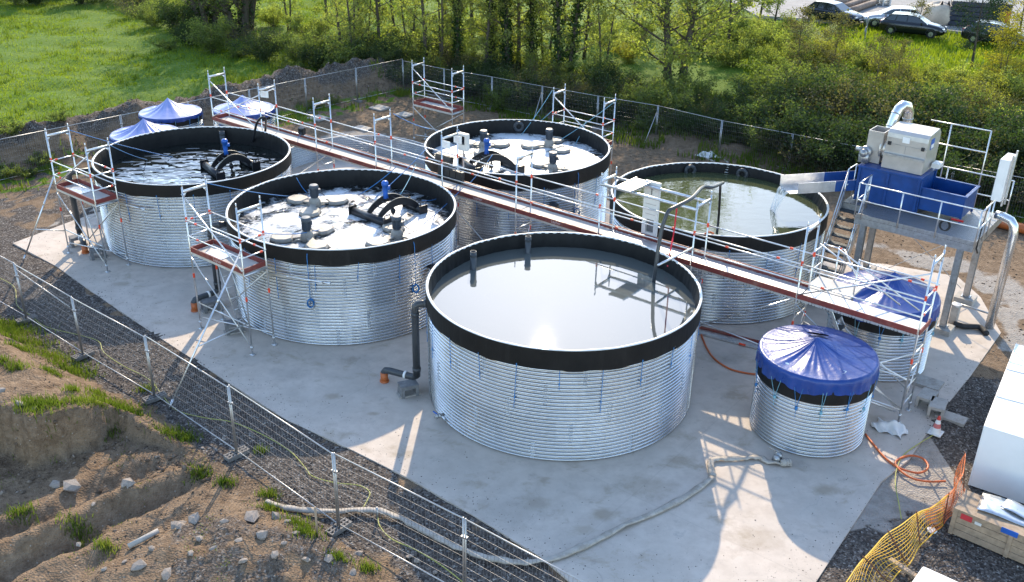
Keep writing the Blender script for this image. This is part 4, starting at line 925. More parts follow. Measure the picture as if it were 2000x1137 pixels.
# ropes
def rope(a, c, label, m=None, sag=.06, r=.013):
    b = MB(); p, q = G(*a), G(*c); b.path(rope_pts(p, q, sag), r, 5); o = b.build('mooring_rope', m or mRope, None, True, origin=p); tag(o, label, 'rope', 'blue mooring ropes over the tanks')
z1, z2, z3, z4 = ZW(1), ZW(2), ZW(3), ZW(4)
pA2, pA4 = PX(W(-32.2, 16.0, 4.35)), PX(W(-29.7, 16.0, 4.35)); pB2, pB4 = PX(W(-23.8, 15.6, 4.5)), PX(W(-21.3, 15.6, 3.6))
rope((*pA2, 4.35), (338, 307, z3), 'blue rope from the far left tower post to the choppy water, longer span')
rope((*pA4, 4.35), (287, 312, z3), 'blue rope from the far left tower front post to the choppy water, shorter span')
rope((*pB2, 4.5), (571, 384, z2), 'blue rope from the middle left tower over the foam to the back aerator')
rope((*pB4, 3.6), (650, 440, z2), 'blue rope from the middle left tower low across the foam', sag=.15)
rope((774, 326, 3.6), (700, 381, z2), 'leftmost of three blue ropes from the walkway down to the middle left tank')
rope((833, 290, 3.65), (733, 386, z2+.3), 'middle of three blue ropes from the walkway to the blue mixer motor')
rope((812, 322, 3.4), (782, 380, z2+.5), 'rightmost of three blue ropes from the walkway to the arched mixer', mRopePale)
rope((898, 357, 2.9), (824, 392, z2+.2), 'slack blue rope from the walkway post to the right end of the mixer', sag=.2)
rope((905, 366, 2.8), (812, 450, z2+.2), 'blue rope from the walkway to the near right aerator of the middle left tank')
rope((579, 347, 3.1), (600, 377, z2), 'short blue rope from the back rim of the middle left tank')
rope((1079, 176, 4.1), (1018, 264, z4), 'steep blue rope from the tower post behind the back foam tank', mRopePale)
rope((1079, 216, 3.1), (1022, 260, z4), 'lower blue rope from the tower behind the back foam tank', mRopePale)
rope((1204, 196, 4.0), (1085, 279, z4), 'long blue rope from the right tower post to the back right aerator', mRopePale)
rope((1144, 238, 3.1), (1122, 284, z4), 'short blue rope dropping from the tower rail to the back right aerator', mRopePale)
rope((893, 251, 4.4), (917, 270, z4), 'short blue rope from the notice post to the left aerator in the back foam tank')
rope((962, 302, 3.4), (915, 360, 2.75), 'blue rope from the back mixer down to the walkway deck')
rope((768, 222, 4.3), (838, 252, 3.9), 'blue rope sloping from the walkway frame toward the back tower')
def coil(px, py, z, label, s=.10):
    p = G(px, py, z); b = MB(); rnd = random.Random(px)
    for k in range(5):
        ph = rnd.random()*6; b.path([p+Vector((s*math.cos(2*PI*i/14+ph)*rnd.uniform(.8, 1.1), .02*k-.05, 1.3*s*math.sin(2*PI*i/14+ph))) for i in range(14)], .012, 5, closed=True)
    o = b.build('rope_coil', mRope, None, True, origin=p); tag(o, label, 'rope', 'coils of blue rope')
def hang(px, py0, py1, k, label):
    p = G(px, py1, 1.6); c = Vector((*TK[k][0], 0)); d = Vector((p.x-c.x, p.y-c.y, 0)).normalized(); q = c+d*(TK[k][1]+.07)
    return q
for k, px, py, ang, z, lb in ((2, 608, 592, -100, 1.25, 'blue rope coil hanging on the front of the middle left tank'), (2, 812, 563, -38, 1.75, 'blue rope coil hanging on the right side of the middle left tank'), (4, 1127, 413, -52, 1.3, 'blue rope coil hanging on the right of the back foam tank')):
    c = Vector((*TK[k][0], 0)); best = min(range(-170, 0), key=lambda a: abs(PX(c+Vector((math.cos(R_(a)), math.sin(R_(a)), 0))*(TK[k][1]+.08)+EZ*z)[0]-px)); d = Vector((math.cos(R_(best)), math.sin(R_(best)), 0)); q = c+d*(TK[k][1]+.08); z = ZH(q, py)
    coil(*PX(q+EZ*z), z, lb); b = MB(); b.path([q+EZ*z, q+EZ*(TK[k][2]-.2), q-d*.1+EZ*(TK[k][2]+.03)], .011, 5); tag(b.build('mooring_rope', mRope, None, True, origin=q+EZ*z), 'blue rope holding the '+lb.replace('blue rope ', ''), 'rope', 'blue mooring ropes over the tanks')
# ------------------------------------------------------------------ mesh fence
def fence_proto():
    root = thing('mesh_fence', 'mesh fence', 'fence', (0, 0, 0), 0, 'galvanised mesh fence panels round the site'); L, H = 3.44, 2.0
    b = MB(); r = .021
    for x in (.03, L+.03): b.tube((x, 0, .02), (x, 0, H), r, 8)
    for z in (.14, H-.02): b.tube((.03, 0, z), (L+.03, 0, z), r*.75, 8)
    b_local(b, 'frame', mZinc2, root, True)
    b = MB(); n = 36
    for i in range(1, n): x = .03+L*i/n; b.tube((x, .004, .14), (x, .004, H-.02), .0044, 3, cap=False)
    for i in range(1, 8): z = .14+(H-.16)*i/8; b.tube((.03, -.004, z), (L+.03, -.004, z), .0026, 4, cap=False)
    b_local(b, 'wire_mesh', mWire, root)
    b = MB(); b.box((L+.06, 0, 1.55), (.13, .07, .035)); b.tube((L+.06, -.06, 1.55), (L+.06, .06, 1.55), .012, 6); b_local(b, 'clamp', mZinc, root)
    return root
mWire = M('mesh_wire', (.22, .22, .23), .5, .6, .1, 8)
mZinc2 = M('galvanised_fence_tube', (.42, .42, .42), .45, .8, .12, 8)
mFoot = M('grey_recycled_block', (.20, .185, .17), .9, 0, .25, 9, .3, 50)
def foot_proto():
    root = thing('fence_block', 'concrete fence block', 'fence block', (0, 0, 0), 0, 'perforated concrete fence blocks'); b = MB()
    for y in (-.1, 0, .1): b.box((0, y, .055), (.60, .04, .11))
    for x in (-.278, -.17, -.085, 0.0, .085, .17, .278): b.box((x, .05, .052), (.04, .06, .10)); b.box((x, -.05, .052), (.04, .06, .10))
    b_local(b, 'block', mFoot, root); b = MB(); b.box((0, 0, .012), (.56, .18, .02)); b_local(b, 'base_void', mRubber, root); return root
FP, FF = fence_proto(), foot_proto(); FIRST = {'p': True, 'f': True}
def fence_run(pts, where, feet=True, hts=None, onground=True, foot_rot=PI/2):
    for i in range(len(pts)-1):
        a, c = pts[i], pts[i+1]; d = c-a; L = Vector((d.x, d.y)).length
        lb = where % ordw(i); lf = 'perforated concrete block of the fence '+lb.replace('galvanised fence panel ', '')
        if FIRST['p']: o = FP; FIRST['p'] = False
        else: o = dup(FP)
        o['label'] = lb; o.location = (a.x, a.y, a.z); o.rotation_euler = (0, -math.atan2(d.z, L), math.atan2(d.y, d.x)); o.scale = (L/3.5, 1, (hts[i] if hts else 2.0)/2.0)
        if feet:
            if FIRST['f']: f = FF; FIRST['f'] = False
            else: f = dup(FF)
            f['label'] = lf; f.location = (a.x, a.y, a.z-.02); f.rotation_euler = (0, 0, math.atan2(d.y, d.x)+foot_rot+random.uniform(-.12, .12))
NFP = [G(-62, 560), G(53, 627), G(163, 697), G(303, 780), G(463, 890), G(662, 1035), G(908, 1172), G(1175, 1330)]
NFP = [Vector((p.x, p.y, .02)) for p in NFP]
fence_run(NFP, 'galvanised fence panel in the foreground, %s from left', hts=[1.95, 1.92, 1.9, 1.95, 2.02, 2.05, 2.05])
FLP = [FL[0]+(FL[1]-FL[0])*(i/6) for i in range(-3, 7)]; FLP = [Vector((p.x, p.y, 0)) for p in FLP]
fence_run(FLP, 'galvanised fence panel before the berm, %s from left', hts=[1.85]*9, foot_rot=PI/2)
FSP = [FS[0], G(868, 195), G(960.5, 212), G(1057.5, 232), G(1165, 253), G(1280, 273.6), G(1403, 305.5), G(1538, 334), Vector((15.3, 40.5, 0)), Vector((18.1, 38.5, 0)), Vector((21, 36.5, 0)), Vector((23.9, 34.4, 0))]
fence_run([Vector((p.x, p.y, 0)) for p in FSP], 'galvanised fence panel along the wood, %s from left', hts=[1.75]*11)
for (t, f, lb) in ((3, (1038, 250), 'slanting fence brace behind the back foam tank'), (5, (1257, 285), 'slanting fence brace right of the back foam tank')):
    p = FSP[t]; q = G(*f); b = MB(); b.tube(Vector((p.x, p.y, 1.55)), q, .02, 7); b.tube(q, q+EZ*.06, .05, 8); tag(b.build('fence_brace', mZinc2, None, True, origin=q), lb, 'fence brace')
p, q = NFP[1], NFP[2]; b = MB(); b.tube(Vector((p.x, p.y, 1.75)), G(136, 600, .95), .02, 7); tag(b.build('fence_brace', mZinc2, None, True, origin=Vector((p.x, p.y, 1.75))), 'slanting tube brace on the second foreground fence post', 'fence brace')
# ------------------------------------------------------------------ separator platform
FZ = 3.15; LEGS = [(-6.22, 29.62), (-6.3, 32.35), (-9.75, 32.5), (-9.2, 29.65)]
pf = thing('steel_platform', 'raised galvanised platform with stairs and railings at the right', 'platform', W(-7.8, 31, 0))
for u, v in LEGS:
    b = MB(); 
    for s in (-.09, .09): b.ubox(u-.09, u+.09, v+s-.008, v+s+.008, .2, FZ-.24)
    b.ubox(u-.006, u+.006, v-.082, v+.082, .2, FZ-.24); b.ubox(u-.14, u+.14, v-.14, v+.14, .18, .2); l = b.build('leg', mZinc, pf)
    b = MB(); b.ubox(u-.3, u+.3, v-.3, v+.3, -.02, .18); b.build('concrete_footing', mConcPale, l)
b = MB()
for v in (29.3, 32.45): b.ubox(-9.4 if v < 30 else -10.2, -5.82, v-.05, v+.05, FZ-.24, FZ-.03)
for u in (-9.35, -8.1, -7, -5.87): b.ubox(u-.05, u+.05, 29.36, 32.39, FZ-.24, FZ-.035)
b.ubox(-10.2, -10.1, 30.3, 32.4, FZ-.24, FZ-.03); b.ubox(-10.1, -9.41, 30.3, 30.36, FZ-.24, FZ-.03); b.build('floor_beam', mZinc, pf)
b = MB(); b.ubox(-9.4, -5.8, 29.25, 32.5, FZ-.03, FZ); b.ubox(-10.2, -9.402, 30.28, 32.5, FZ-.03, FZ); b.build('grating', mGrate, pf)
b = MB(); b.bar(W(-9.38, 29.24, FZ+.05), W(-5.8, 29.24, FZ+.05), .008, .12); b.bar(W(-5.79, 29.24, FZ+.05), W(-5.79, 32.5, FZ+.05), .008, .12); b.build('kick_plate', mZinc, pf)
def rail_run(pts, zs=(1.1, .55), posts=None, name='railing', z=FZ):
    b = MB(); 
    for h in zs:
        for p, q in zip(pts, pts[1:]): b.tube(W(*p, z+h), W(*q, z+h), .021, 8)
    for p in posts or pts: b.tube(W(*p, z-.05), W(*p, z+max(zs)), .021, 8)
    return b.build(name, mAlu, pf, True)
rail_run([(-9.2, 29.22), (-5.8, 29.22)], posts=[(-9.2, 29.22), (-8.07, 29.22), (-6.94, 29.22), (-5.8, 29.22)])
rail_run([(-5.76, 29.22), (-5.76, 30.4)], posts=[(-5.76, 29.9), (-5.76, 30.4)])
rail_run([(-8.6, 32.55), (-6.75, 32.55)], zs=(2.55, 1.85), posts=[(-7.95, 32.55), (-6.75, 32.55)], name='high_railing')
rail_run([(-8.0, 32.5), (-5.76, 32.5)], zs=(1.15, .5), posts=[(-7.75, 32.5), (-5.76, 32.5)])
rail_run([(-10.2, 30.3), (-10.2, 31.0)], posts=[(-10.2, 30.3), (-10.2, 31.0)]); rail_run([(-9.42, 30.25), (-9.42, 29.24), (-9.2, 29.22)], posts=[(-9.42, 30.25), (-9.42, 29.24)])
# stairs
S0, S1 = (30.28, FZ-.05), (28.7, .1); NS = 12
for u in (-10.2, -9.46):
    b = MB(); b.bar(W(u, *S0), W(u, *S1), .012, .2); b.build('stair_stringer', mZinc, pf)
    b = MB()
    for h in (1.0, .52): b.tube(W(u, S0[0]+.02, FZ+h), W(u, S1[0]+.05, .15+h), .021, 8)
    for t in (.02, .5, .97): b.tube(W(u, S0[0]+(S1[0]-S0[0])*t, S0[1]+(S1[1]-S0[1])*t), W(u, S0[0]+(S1[0]-S0[0])*t, S0[1]+(S1[1]-S0[1])*t+1.02), .021, 8)
    b.build('stair_handrail', mAlu, pf, True)
for i in range(NS):
    t = (i+.7)/NS; v = S0[0]+(S1[0]-S0[0])*t; z = S0[1]+(S1[1]-S0[1])*t
    b = MB(); b.ubox(-10.19, -9.47, v-.14, v+.14, z-.035, z); b.build('stair_tread', mDarkZinc, pf)
b = MB(); b.tube(W(-9.0, 32.2, .4), W(-6.3, 32.3, 2.6), .012, 6); b.tube(W(-9.5, 32.3, 2.6), W(-6.5, 32.35, .4), .012, 6); b.build('tie_rod', mZinc, pf)
# separator
sp = thing('separator_machine', 'deep blue separator tank with stainless hood standing on the platform', 'machine', W(-8.5, 31.4, FZ))
u0, u1, v0, v1, z0, z1 = -10.0, -8.02, 30.66, 32.1, FZ+.04, 4.36
b = MB(); b.ubox(u0, u1, v0, v1, z0, z1-.06); b.build('blue_tank', mBlueTank, sp)
b = MB()
for u in (u0+.04, (u0+u1)/2-.02, u1-.04): b.ubox(u-.04, u+.04, v0-.05, v0-.002, z0, z1-.06)
b.ubox(u0-.03, u1+.03, v0-.07, v1+.03, z1-.058, z1); b.ubox(u1+.002, u1+.05, v0, v0+.08, z0, z1-.06); b.ubox(u1+.002, u1+.05, v1-.08, v1, z0, z1-.06); b.build('rib_frame', mBlueTank, sp, bevel=.006)
b = MB(); t0, t1, tz = -8.0, -6.65, 4.0
for (a0, a1, b0, b1) in ((t0+.03, t1, v0+.1, v0+.14), (t0+.03, t1, v1-.04, v1), (t1-.04, t1, v0+.141, v1-.041)): b.ubox(a0, a1, b0, b1, FZ+.22, tz)
b.ubox(t0+.03, t1, v0+.1, v1, FZ+.17, FZ+.219); b.ubox(t0+.02, t1+.05, v0+.06, v0+.15, tz+.002, tz+.04); b.ubox(t0+.02, t1+.05, v1-.05, v1+.04, tz+.002, tz+.04); b.ubox(t1-.05, t1+.05, v0+.151, v1-.051, tz+.002, tz+.04)
b.ubox(t1-.06, t1, v0+.1, v0+.17, FZ+.02, FZ+.17); b.ubox(t1-.06, t1, v1-.09, v1, FZ+.02, FZ+.17); b.build('blue_tray', mBlueTank, sp, bevel=.005)
b = MB()
for i in range(22): u = t0+.08+i*.055; b.ubox(u, u+.02, v0+.2, v1-.1, FZ+.35, FZ+.42)
b.build('tray_grid', mBlueMotor, sp)
# hood: bevelled profile along u
def prof(u, pts): return [W(u, v, z) for v, z in pts]
hp = [(30.84, 4.37), (30.84, 4.80), (30.79, 4.82), (30.79, 4.86), (30.90, 4.88), (30.90, 5.38), (30.93, 5.52), (31.05, 5.60), (31.9, 5.66), (32.12, 5.5), (32.12, 4.37)]
b = MB(); b.prism(prof(-9.38, hp), W(-8.1, 0, 0)-W(-9.38, 0, 0)); hd = b.build('hood', mSteelFlat, sp, bevel=.01)
b = MB(); b.ubox(-9.39, -8.09, 30.885, 30.899, 5.17, 5.185); b.ubox(-8.76, -8.745, 30.888, 30.899, 4.9, 5.17); b.ubox(-9.395, -8.085, 30.77, 30.84, 4.80, 4.87); b.build('hood_seam', mZinc, hd)
for u in (-9.26, -8.22): b = MB(); b.ubox(u-.05, u+.05, 30.85, 30.899, 5.13, 5.24); b.build('latch', mRubber, hd, bevel=.006)
b = MB(); b.ubox(-8.88, -8.66, 30.885, 30.8985, 5.27, 5.45); b.build('rating_plate', mWhite, hd)
b = MB(); b.ubox(-8.098, -8.088, 31.2, 31.52, 5.12, 5.45); pl = b.build('maker_plate', mBlueMotor, hd); b = MB(); b.ubox(-8.087, -8.083, 31.23, 31.49, 5.15, 5.28); b.build('plate_strip', mWhite, pl)
b = MB(); b.ubox(-8.05, -7.8, 31.55, 31.95, 4.46, 4.62); b.build('junction_box', mWhiteDirty, sp, bevel=.01)
b = MB(); bx = (-10.02, -9.52, 31.05, 31.75, 4.78, 5.42); w = .025
b.ubox(bx[0], bx[1], bx[2], bx[2]+w, bx[4], bx[5]); b.ubox(bx[0], bx[1], bx[3]-w, bx[3], bx[4], bx[5]); b.ubox(bx[0], bx[0]+w, bx[2]+w, bx[3]-w, bx[4], bx[5]); b.ubox(bx[1]-w, bx[1], bx[2]+w, bx[3]-w, bx[4], bx[5])
b.ubox(bx[0]+.02, bx[1]-.02, bx[2]+.02, bx[3]-.02, bx[4]-.4, bx[4]+.02); b.build('inlet_box', mSteelFlat, sp)
b = MB(); b.tube(W(-9.55, 31.35, 4.85), W(-9.38, 31.35, 4.85), .30, 24); b.tube(W(-9.60, 31.35, 4.85), W(-9.54, 31.35, 4.85), .36, 24); b.build('drum_end', mSteel, sp, True)
b = MB(); g = W(-9.98, 30.9, 4.72); b.tube(g+E2*.18, g-E2*.02, .19, 20); b.tube(g-E2*.02, g-E2*.16, .13, 20); b.tube(g-E2*.16, g-E2*.22, .08, 16); b.box(g-EZ*.17+E2*.02, (.30, .24, .3), (E1, E2, EZ)); b.tube(g-E1*.1+EZ*.08, g-E1*.3+EZ*.08, .075, 14); b.build('gear_motor', mGreyMotor2, sp, True) if False else b.build('gear_motor', mZinc, sp, True)
b = MB(); r = .165
duct = [W(-9.85, 31.95, 4.5), W(-9.75, 32.1, 5.0), W(-9.66, 32.28, 5.72), W(-9.62, 32.38, 5.92), W(-9.55, 32.52, 6.02), W(-9.46, 32.68, 5.97), W(-9.41, 32.79, 5.78), W(-9.40, 32.83, 5.4), W(-9.41, 32.8, 4.2)]
b.path(duct, r, 20); b.build('exhaust_duct', mPipeSt, sp, True); b = MB()
for i, t in ((1, .5), (2, .2), (6, .6)): p = duct[i].lerp(duct[i+1], t); d = (duct[i+1]-duct[i]).normalized(); b.tube(p-d*.02, p+d*.02, r*1.06, 20)
b.build('duct_band', mZinc, sp, True)
b = MB(); q = W(-6.6, 29.3, FZ+.62); b.tube(q, q+E1*.35, .035, 10); b.build('red_plug', mLampRed, sp); b = MB()
for k in range(3): b.path([W(-6.75+.02*k, 29.27, FZ+.38)+E1*(.14*math.cos(2*PI*i/16))+EZ*(.16*math.sin(2*PI*i/16)) for i in range(16)], .016, 6, closed=True)
b.path([q, q-E1*.1-EZ*.1, q-E1*.15-EZ*.12], .016, 6); b.build('plug_cable', mRubber, sp)
# chute and falling water
ch = thing('water_chute', 'open sheet-metal chute pouring into the olive tank', 'chute', W(-11, 30.2, 3.4)); c0, c1 = W(-11.85, 29.35, 3.42), W(-10.05, 31.25, 3.5); d = (c1-c0).normalized(); n = d.cross(EZ).normalized()
b = MB(); b.bar(c0, c1, .86, .015); b.build('chute_floor', mZinc, ch)
for s in (-.435, .435):
    b = MB(); cut = .0 if s < 0 else .25; b.bar(c0+n*s+EZ*.17+d*cut, c1.lerp(c0, .42)+n*s+EZ*.17, .012, .36); b.build('side_wall', mAlu, ch); b = MB(); b.bar(c1.lerp(c0, .42)+n*s+EZ*.17, c1+n*s+EZ*.17, .014, .362); b.build('blue_side_wall', mBlueTank, ch)
t = NT('falling_water'); t.set(base=(.80, .84, .88), rough=.15, alpha=t.ramp(t.noise(t.mapv(t.pos(), (7, 7, 1)), 2, 4), [(.4, .10), (.7, .7)]), ior=1.33, normal=t.bump(t.noise(t.mapv(t.pos(), (9, 9, 1.2)), 2, 4), .8, .05))
b = MB(); nu_, nv_ = 14, 16
def fall(i, j):
    t_ = j; p = c0+n*((i-.5)*.66*(1-.35*t_))-d*(.30*t_**.55+.04*math.sin(i*17)*t_); return p+EZ*(.03-(3.45-ZW(5))*t_**1.1+.02*math.sin(i*23+5*t_))
b.grid(nu_, nv_, fall); o = b.build('water_jet', t.m, None, True, origin=c0); so = o.modifiers.new('thickness', 'SOLIDIFY'); so.thickness = .02
tag(o, 'sheet of water falling from the chute into the olive tank', 'falling water')
# control cabinet, down pipe
cb = thing('control_cabinet', 'tall white control cabinet at the right end of the platform', 'cabinet', W(-5.6, 31.6, FZ)); cc = W(-5.85, 31.35, FZ+1.55)
b = MB(); b.box(cc, (.28, .85, 1.3), (E1, E2, EZ)); b.build('case', mWhite, cb, bevel=.012); b = MB(); b.box(cc-E1*.146-EZ*0, (.012, .8, 1.24), (E1, E2, EZ)); b.build('door', mWhite, cb)
b = MB(); b.box(cc+E1*.17+E2*.1, (.05, .06, 1.7), (E1, E2, EZ)); b.box(cc+E1*.17-E2*.3, (.05, .06, 1.6), (E1, E2, EZ)); b.build('mounting_post', mAlu, cb)
b = MB(); b.box(cc-E1*.155-E2*.25+EZ*.1, (.01, .03, .12), (E1, E2, EZ)); b.build('door_handle', mBlackPl, cb)
b = MB(); b.path([cc-E1*.1-E2*.3-EZ*.7, cc-E1*.1-E2*.8-EZ*.9, W(-5.74, 29.4, FZ+.5), W(-5.74, 29.3, FZ-.1), W(-5.72, 29.5, FZ-.3)], .025, 6); b.build('cable', mRubber, cb, True)
ft = G(1932, 640); zt = 3.62; b = MB(); tp = Vector((ft.x, ft.y, zt)); back = W(-5.75, 31.0, zt); dd = (back-tp); dd.z = 0; dd.normalize()
b.path([Vector((ft.x, ft.y, -.02)), tp-EZ*.42, tp-EZ*.18+dd*.05, tp-EZ*.05+dd*.17, tp+dd*.42, back], .135, 20); o = b.build('down_pipe', mPipeSt, None, True, origin=(ft.x, ft.y, 0)); tag(o, 'shiny steel down pipe bending off the right end of the platform', 'pipe')
b = MB(); a, c = G(1930, 430, .2), G(2060, 462, .2); b.tube(a, c, .19, 18); b.tube(a+(c-a)*.03, a+(c-a)*.05, .23, 18); tag(b.build('drain_pipe', mOrangePVC, None, True, origin=a), 'orange-brown drain pipe lying behind the platform at the right edge', 'pipe')
hose([G(1862, 632, .12), G(1880, 637, .1), G(1900, 638, .1), G(1915, 640, .1), G(1927, 652, .08)], .09, mRubber, 'black_hose', 'fat black hose on the slab beside the foot of the steel pipe', 'hose', 12)
p = G(1860, 632); root = thing('short_pillar', 'short pale concrete pillar with grey cap behind the walkway end', 'pillar', p); b = MB(); b.box(p+EZ*.32, (.24, .24, .64), (E1, E2, EZ)); b.build('shaft', mConcPale, root, bevel=.02); b = MB(); b.lathe([(.01, .70), (.15, .69), (.16, .64), (.14, .642)], 16, p); b.build('cap', mZinc, root)
b = MB(); a, c = G(1862, 590, .35), G(1930, 612, .35); b.tube(a, c, .03, 8); tag(b.build('cross_pipe', mZinc, None, True, origin=a), 'thin grey pipe running from the pillar to the steel down pipe', 'pipe')
# ------------------------------------------------------------------ blocks, slabs, cone, bag at the walkway end
for px, py, rz, lb in ((1808, 790, .0, 'pale hollow concrete channel under the walkway end'), (1828, 808, .15, 'pale hollow concrete channel beside the traffic cone')):
    p = G(px, py); root = thing('channel_block', lb, 'concrete block', (p.x, p.y, 0), SITE_ROT+rz+PI/2, 'pale concrete channels'); b = MB(); b.box((0, 0, .30), (.62, .40, .08)); b.box((0, -.165, .13), (.62, .07, .26)); b.box((0, .165, .13), (.62, .07, .26)); b_local(b, 'channel', mConcPale, root)
for px, py, sz, lb in ((1858, 818, (.75, .42, .10), 'flat concrete slab lying beside the hollow channels'), (1785, 742, (1.5, .6, .12), 'long concrete slab under the ladder of the walkway end'), (742, 212, (.9, .8, .08), 'square concrete plate on the bare soil, rightmost but one'), (622, 232, (.9, .8, .08), 'square concrete plate on the bare soil near the walkway start'), (790, 225, (.8, .7, .08), 'square concrete plate beside the back scaffold tower'), (708, 252, (.9, .6, .08), 'square concrete plate at the near side of the bare soil')):
    p = G(px, py); b = MB(); b.box((p.x, p.y, .03), sz, (E1, E2, EZ)); b.build_ = None; o = b.build('concrete_plate', mConcPale, None, False, .01, origin=(p.x, p.y, 0)); tag(o, lb, 'concrete plate', 'loose concrete plates')
p = G(1827, 846, .0); root = thing('traffic_cone', 'red and white traffic cone at the right of the walkway end', 'traffic cone', p)
b = MB(); b.box(p+EZ*.02, (.34, .34, .035), (E1, E2, EZ)); b.build('base', mWhiteDirty, root, bevel=.01); H = .52
def cr(z): return .135-(.135-.03)*z/H
for z0_, z1_, m, nm in ((.037, .19, mWhite, 'white_band'), (.19, .31, M('pale_red_band', (.62, .18, .17), .6), 'red_band'), (.31, .42, mWhite, 'white_band'), (.42, H, M('cone_red', (.6, .05, .03), .5), 'red_tip')):
    b = MB(); b.lathe([(cr(z0_), z0_), (cr(z1_), z1_)], 20, p, cap1=(z1_ == H)); b.build(nm, m, root, True)
p = G(1737, 838, .0); b = MB(); rnd = random.Random(4); ph = [rnd.random()*6 for _ in range(6)]
def bag(i, j):
    x, y = (i-.5), (j-.5); e = max(0, (1-(2*x)**4))*max(0, (1-(2*y)**4)); z = .03+.20*e*(.55+.45*math.sin(5*x+ph[0])*math.sin(6*y+ph[1]))+.03*math.sin(17*x+9*y)
    return p+E1*(x*.82+.05*math.sin(7*y))+E2*(y*.55+.05*math.sin(8*x))+EZ*z
b.grid(28, 22, bag); o = b.build('plastic_bag', mWhiteDirty, None, True, origin=p); tag(o, 'crumpled white plastic bag on the slab beside the nearest covered tank', 'bag')
# plank on the slab
a, c = G(1368, 641, .06), G(1492, 672, .06); root = thing('spare_deck_plank', 'spare scaffold deck with red edge lying between the tanks', 'plank', a); b = MB(); b.bar(a, c, .05, .14); b.build('edge_board', mRed, root); n_ = (c-a).cross(EZ).normalized(); b = MB(); b.bar(a+n_*.2-EZ*.02, c+n_*.2-EZ*.02, .3, .05); b.build('board', mAlu, root); clp = MB(); clip_at(clp, a.lerp(c, .72)+n_*.36, c-a, .2); clp.build('red_clip', mOrange, root)
# hoses on the ground
def onground(px, py, up=.05):
    p = G(px, py, 0.0); 
    return Vector((p.x, p.y, max(0, gz(p.x, p.y))+up))
FH = [(520, 990), (560, 997), (640, 1003), (720, 1000), (762, 1008), (820, 1036), (890, 1072), (960, 1095), (1040, 1102), (1120, 1080), (1220, 1030), (1320, 985), (1392, 936)]
def flat_hose(pts, w, m, name, label, wob=.0):
    P = [onground(*q, .035) for q in pts]; Q = []
    for i in range(len(P)-1):
        p0, p1, p2, p3 = P[max(0, i-1)], P[i], P[i+1], P[min(len(P)-1, i+2)]
        for k in range(6): t_ = k/6; Q.append(.5*((2*p1)+(p2-p0)*t_+(2*p0-5*p1+4*p2-p3)*t_*t_+(3*p1-p0-3*p2+p3)*t_**3))
    Q.append(P[-1]); vs = []; N = len(Q)
    for i, p in enumerate(Q):
        d = (Q[min(N-1, i+1)]-Q[max(0, i-1)]).normalized(); x = d.cross(EZ).normalized(); tw = .35*math.sin(i*.55)+.25*math.sin(i*1.7); x = (x*math.cos(tw)+EZ*math.sin(tw)*.6).normalized(); up = x.cross(d)*-1
        if up.z < 0: up = -up
        ww = w*(1+.1*math.sin(i*2.3)); p = p+EZ*(.015+abs(math.sin(tw))*w*.5)
        vs += [p-x*ww, p-x*ww*.6+up*.035, p+x*ww*.6+up*.035, p+x*ww, p+x*ww*.6-up*.02, p-x*ww*.6-up*.02]
    b = MB(); b.add(vs, [(i*6+k, i*6+(k+1) % 6, (i+1)*6+(k+1) % 6, (i+1)*6+k) for i in range(N-1) for k in range(6)]+[tuple(range(6)), tuple(range(N*6-1, N*6-7, -1))])
    o = b.build(name, m, None, True, origin=P[0]); tag(o, label, 'hose', 'flat grey hoses'); return o
flat_hose(FH, .085, mHoseGrey, 'flat_hose', 'long flattened grey hose winding from the fence across the slab')
flat_hose([(1392, 934), (1388, 915), (1392, 902), (1420, 900), (1450, 899), (1482, 897), (1500, 906), (1545, 910)], .085, mHoseGrey, 'flat_hose', 'kinked end of the grey hose running to the nearest covered tank')
b = MB(); p = onground(1543, 909, .1); q = onground(1524, 911, .1); b.tube(q, p, .085, 14); 
for t_ in (.3, .55, .8): b.tube(q.lerp(p, t_), q.lerp(p, t_+.12), .10, 14)
tag(b.build('hose_coupling', mConcPale, None, True, origin=p), 'ribbed coupling on the end of the flat grey hose', 'coupling')
p = G(1521, 890, .15); b = MB(); root = thing('drain_valve', 'grey drain valve at the foot of the nearest covered tank', 'valve', p); dv = (p-Vector((7.758, 21.568, .15))).normalized(); b.tube(p-dv*.1, p+dv*.22, .06, 12); b.tube(p+dv*.02, p+dv*.06, .11, 12); b.tube(p+dv*.15, p+dv*.2, .1, 12); b.build('body', mZinc, root, True); b = MB(); b.bar(p+EZ*.08, p+EZ*.12-E1*.3, .02, .04); b.build('handle', mPipeSt, root)
def cord(pts, r, m, name, label, cat='cord', up=.03): 
    return hose([onground(*q, up) for q in pts], r, m, name, label, cat, 6, 5)
cord([(-10, 540), (28, 562), (34, 598), (60, 618), (90, 640), (150, 655), (192, 668), (203, 690), (240, 716), (290, 742), (318, 775), (345, 803), (400, 818), (452, 826), (510, 850), (565, 882), (596, 915), (610, 932), (655, 945), (700, 950), (722, 963), (716, 982), (705, 1000)], .012, mCordYel, 'yellow_cord', 'thin yellow-green cord snaking inside the foreground fence')
cord([(738, 1010), (742, 1030), (765, 1055), (810, 1075), (860, 1105), (905, 1140)], .012, mCordYel, 'yellow_cord', 'yellow-green cord end below the grey hose by the foreground fence')
cord([(1822, 852), (1795, 868), (1765, 890), (1752, 915), (1748, 945), (1755, 985), (1760, 1015)], .012, mCordYel, 'yellow_cord', 'yellow-green cord running from the traffic cone toward the orange net')
cord([(1366, 642), (1371, 660), (1382, 685), (1398, 705), (1425, 722), (1455, 730), (1480, 733)], .028, mHoseOrange, 'orange_hose', 'orange hose on the slab between the nearest tank and the covered tank', 'hose', .03)
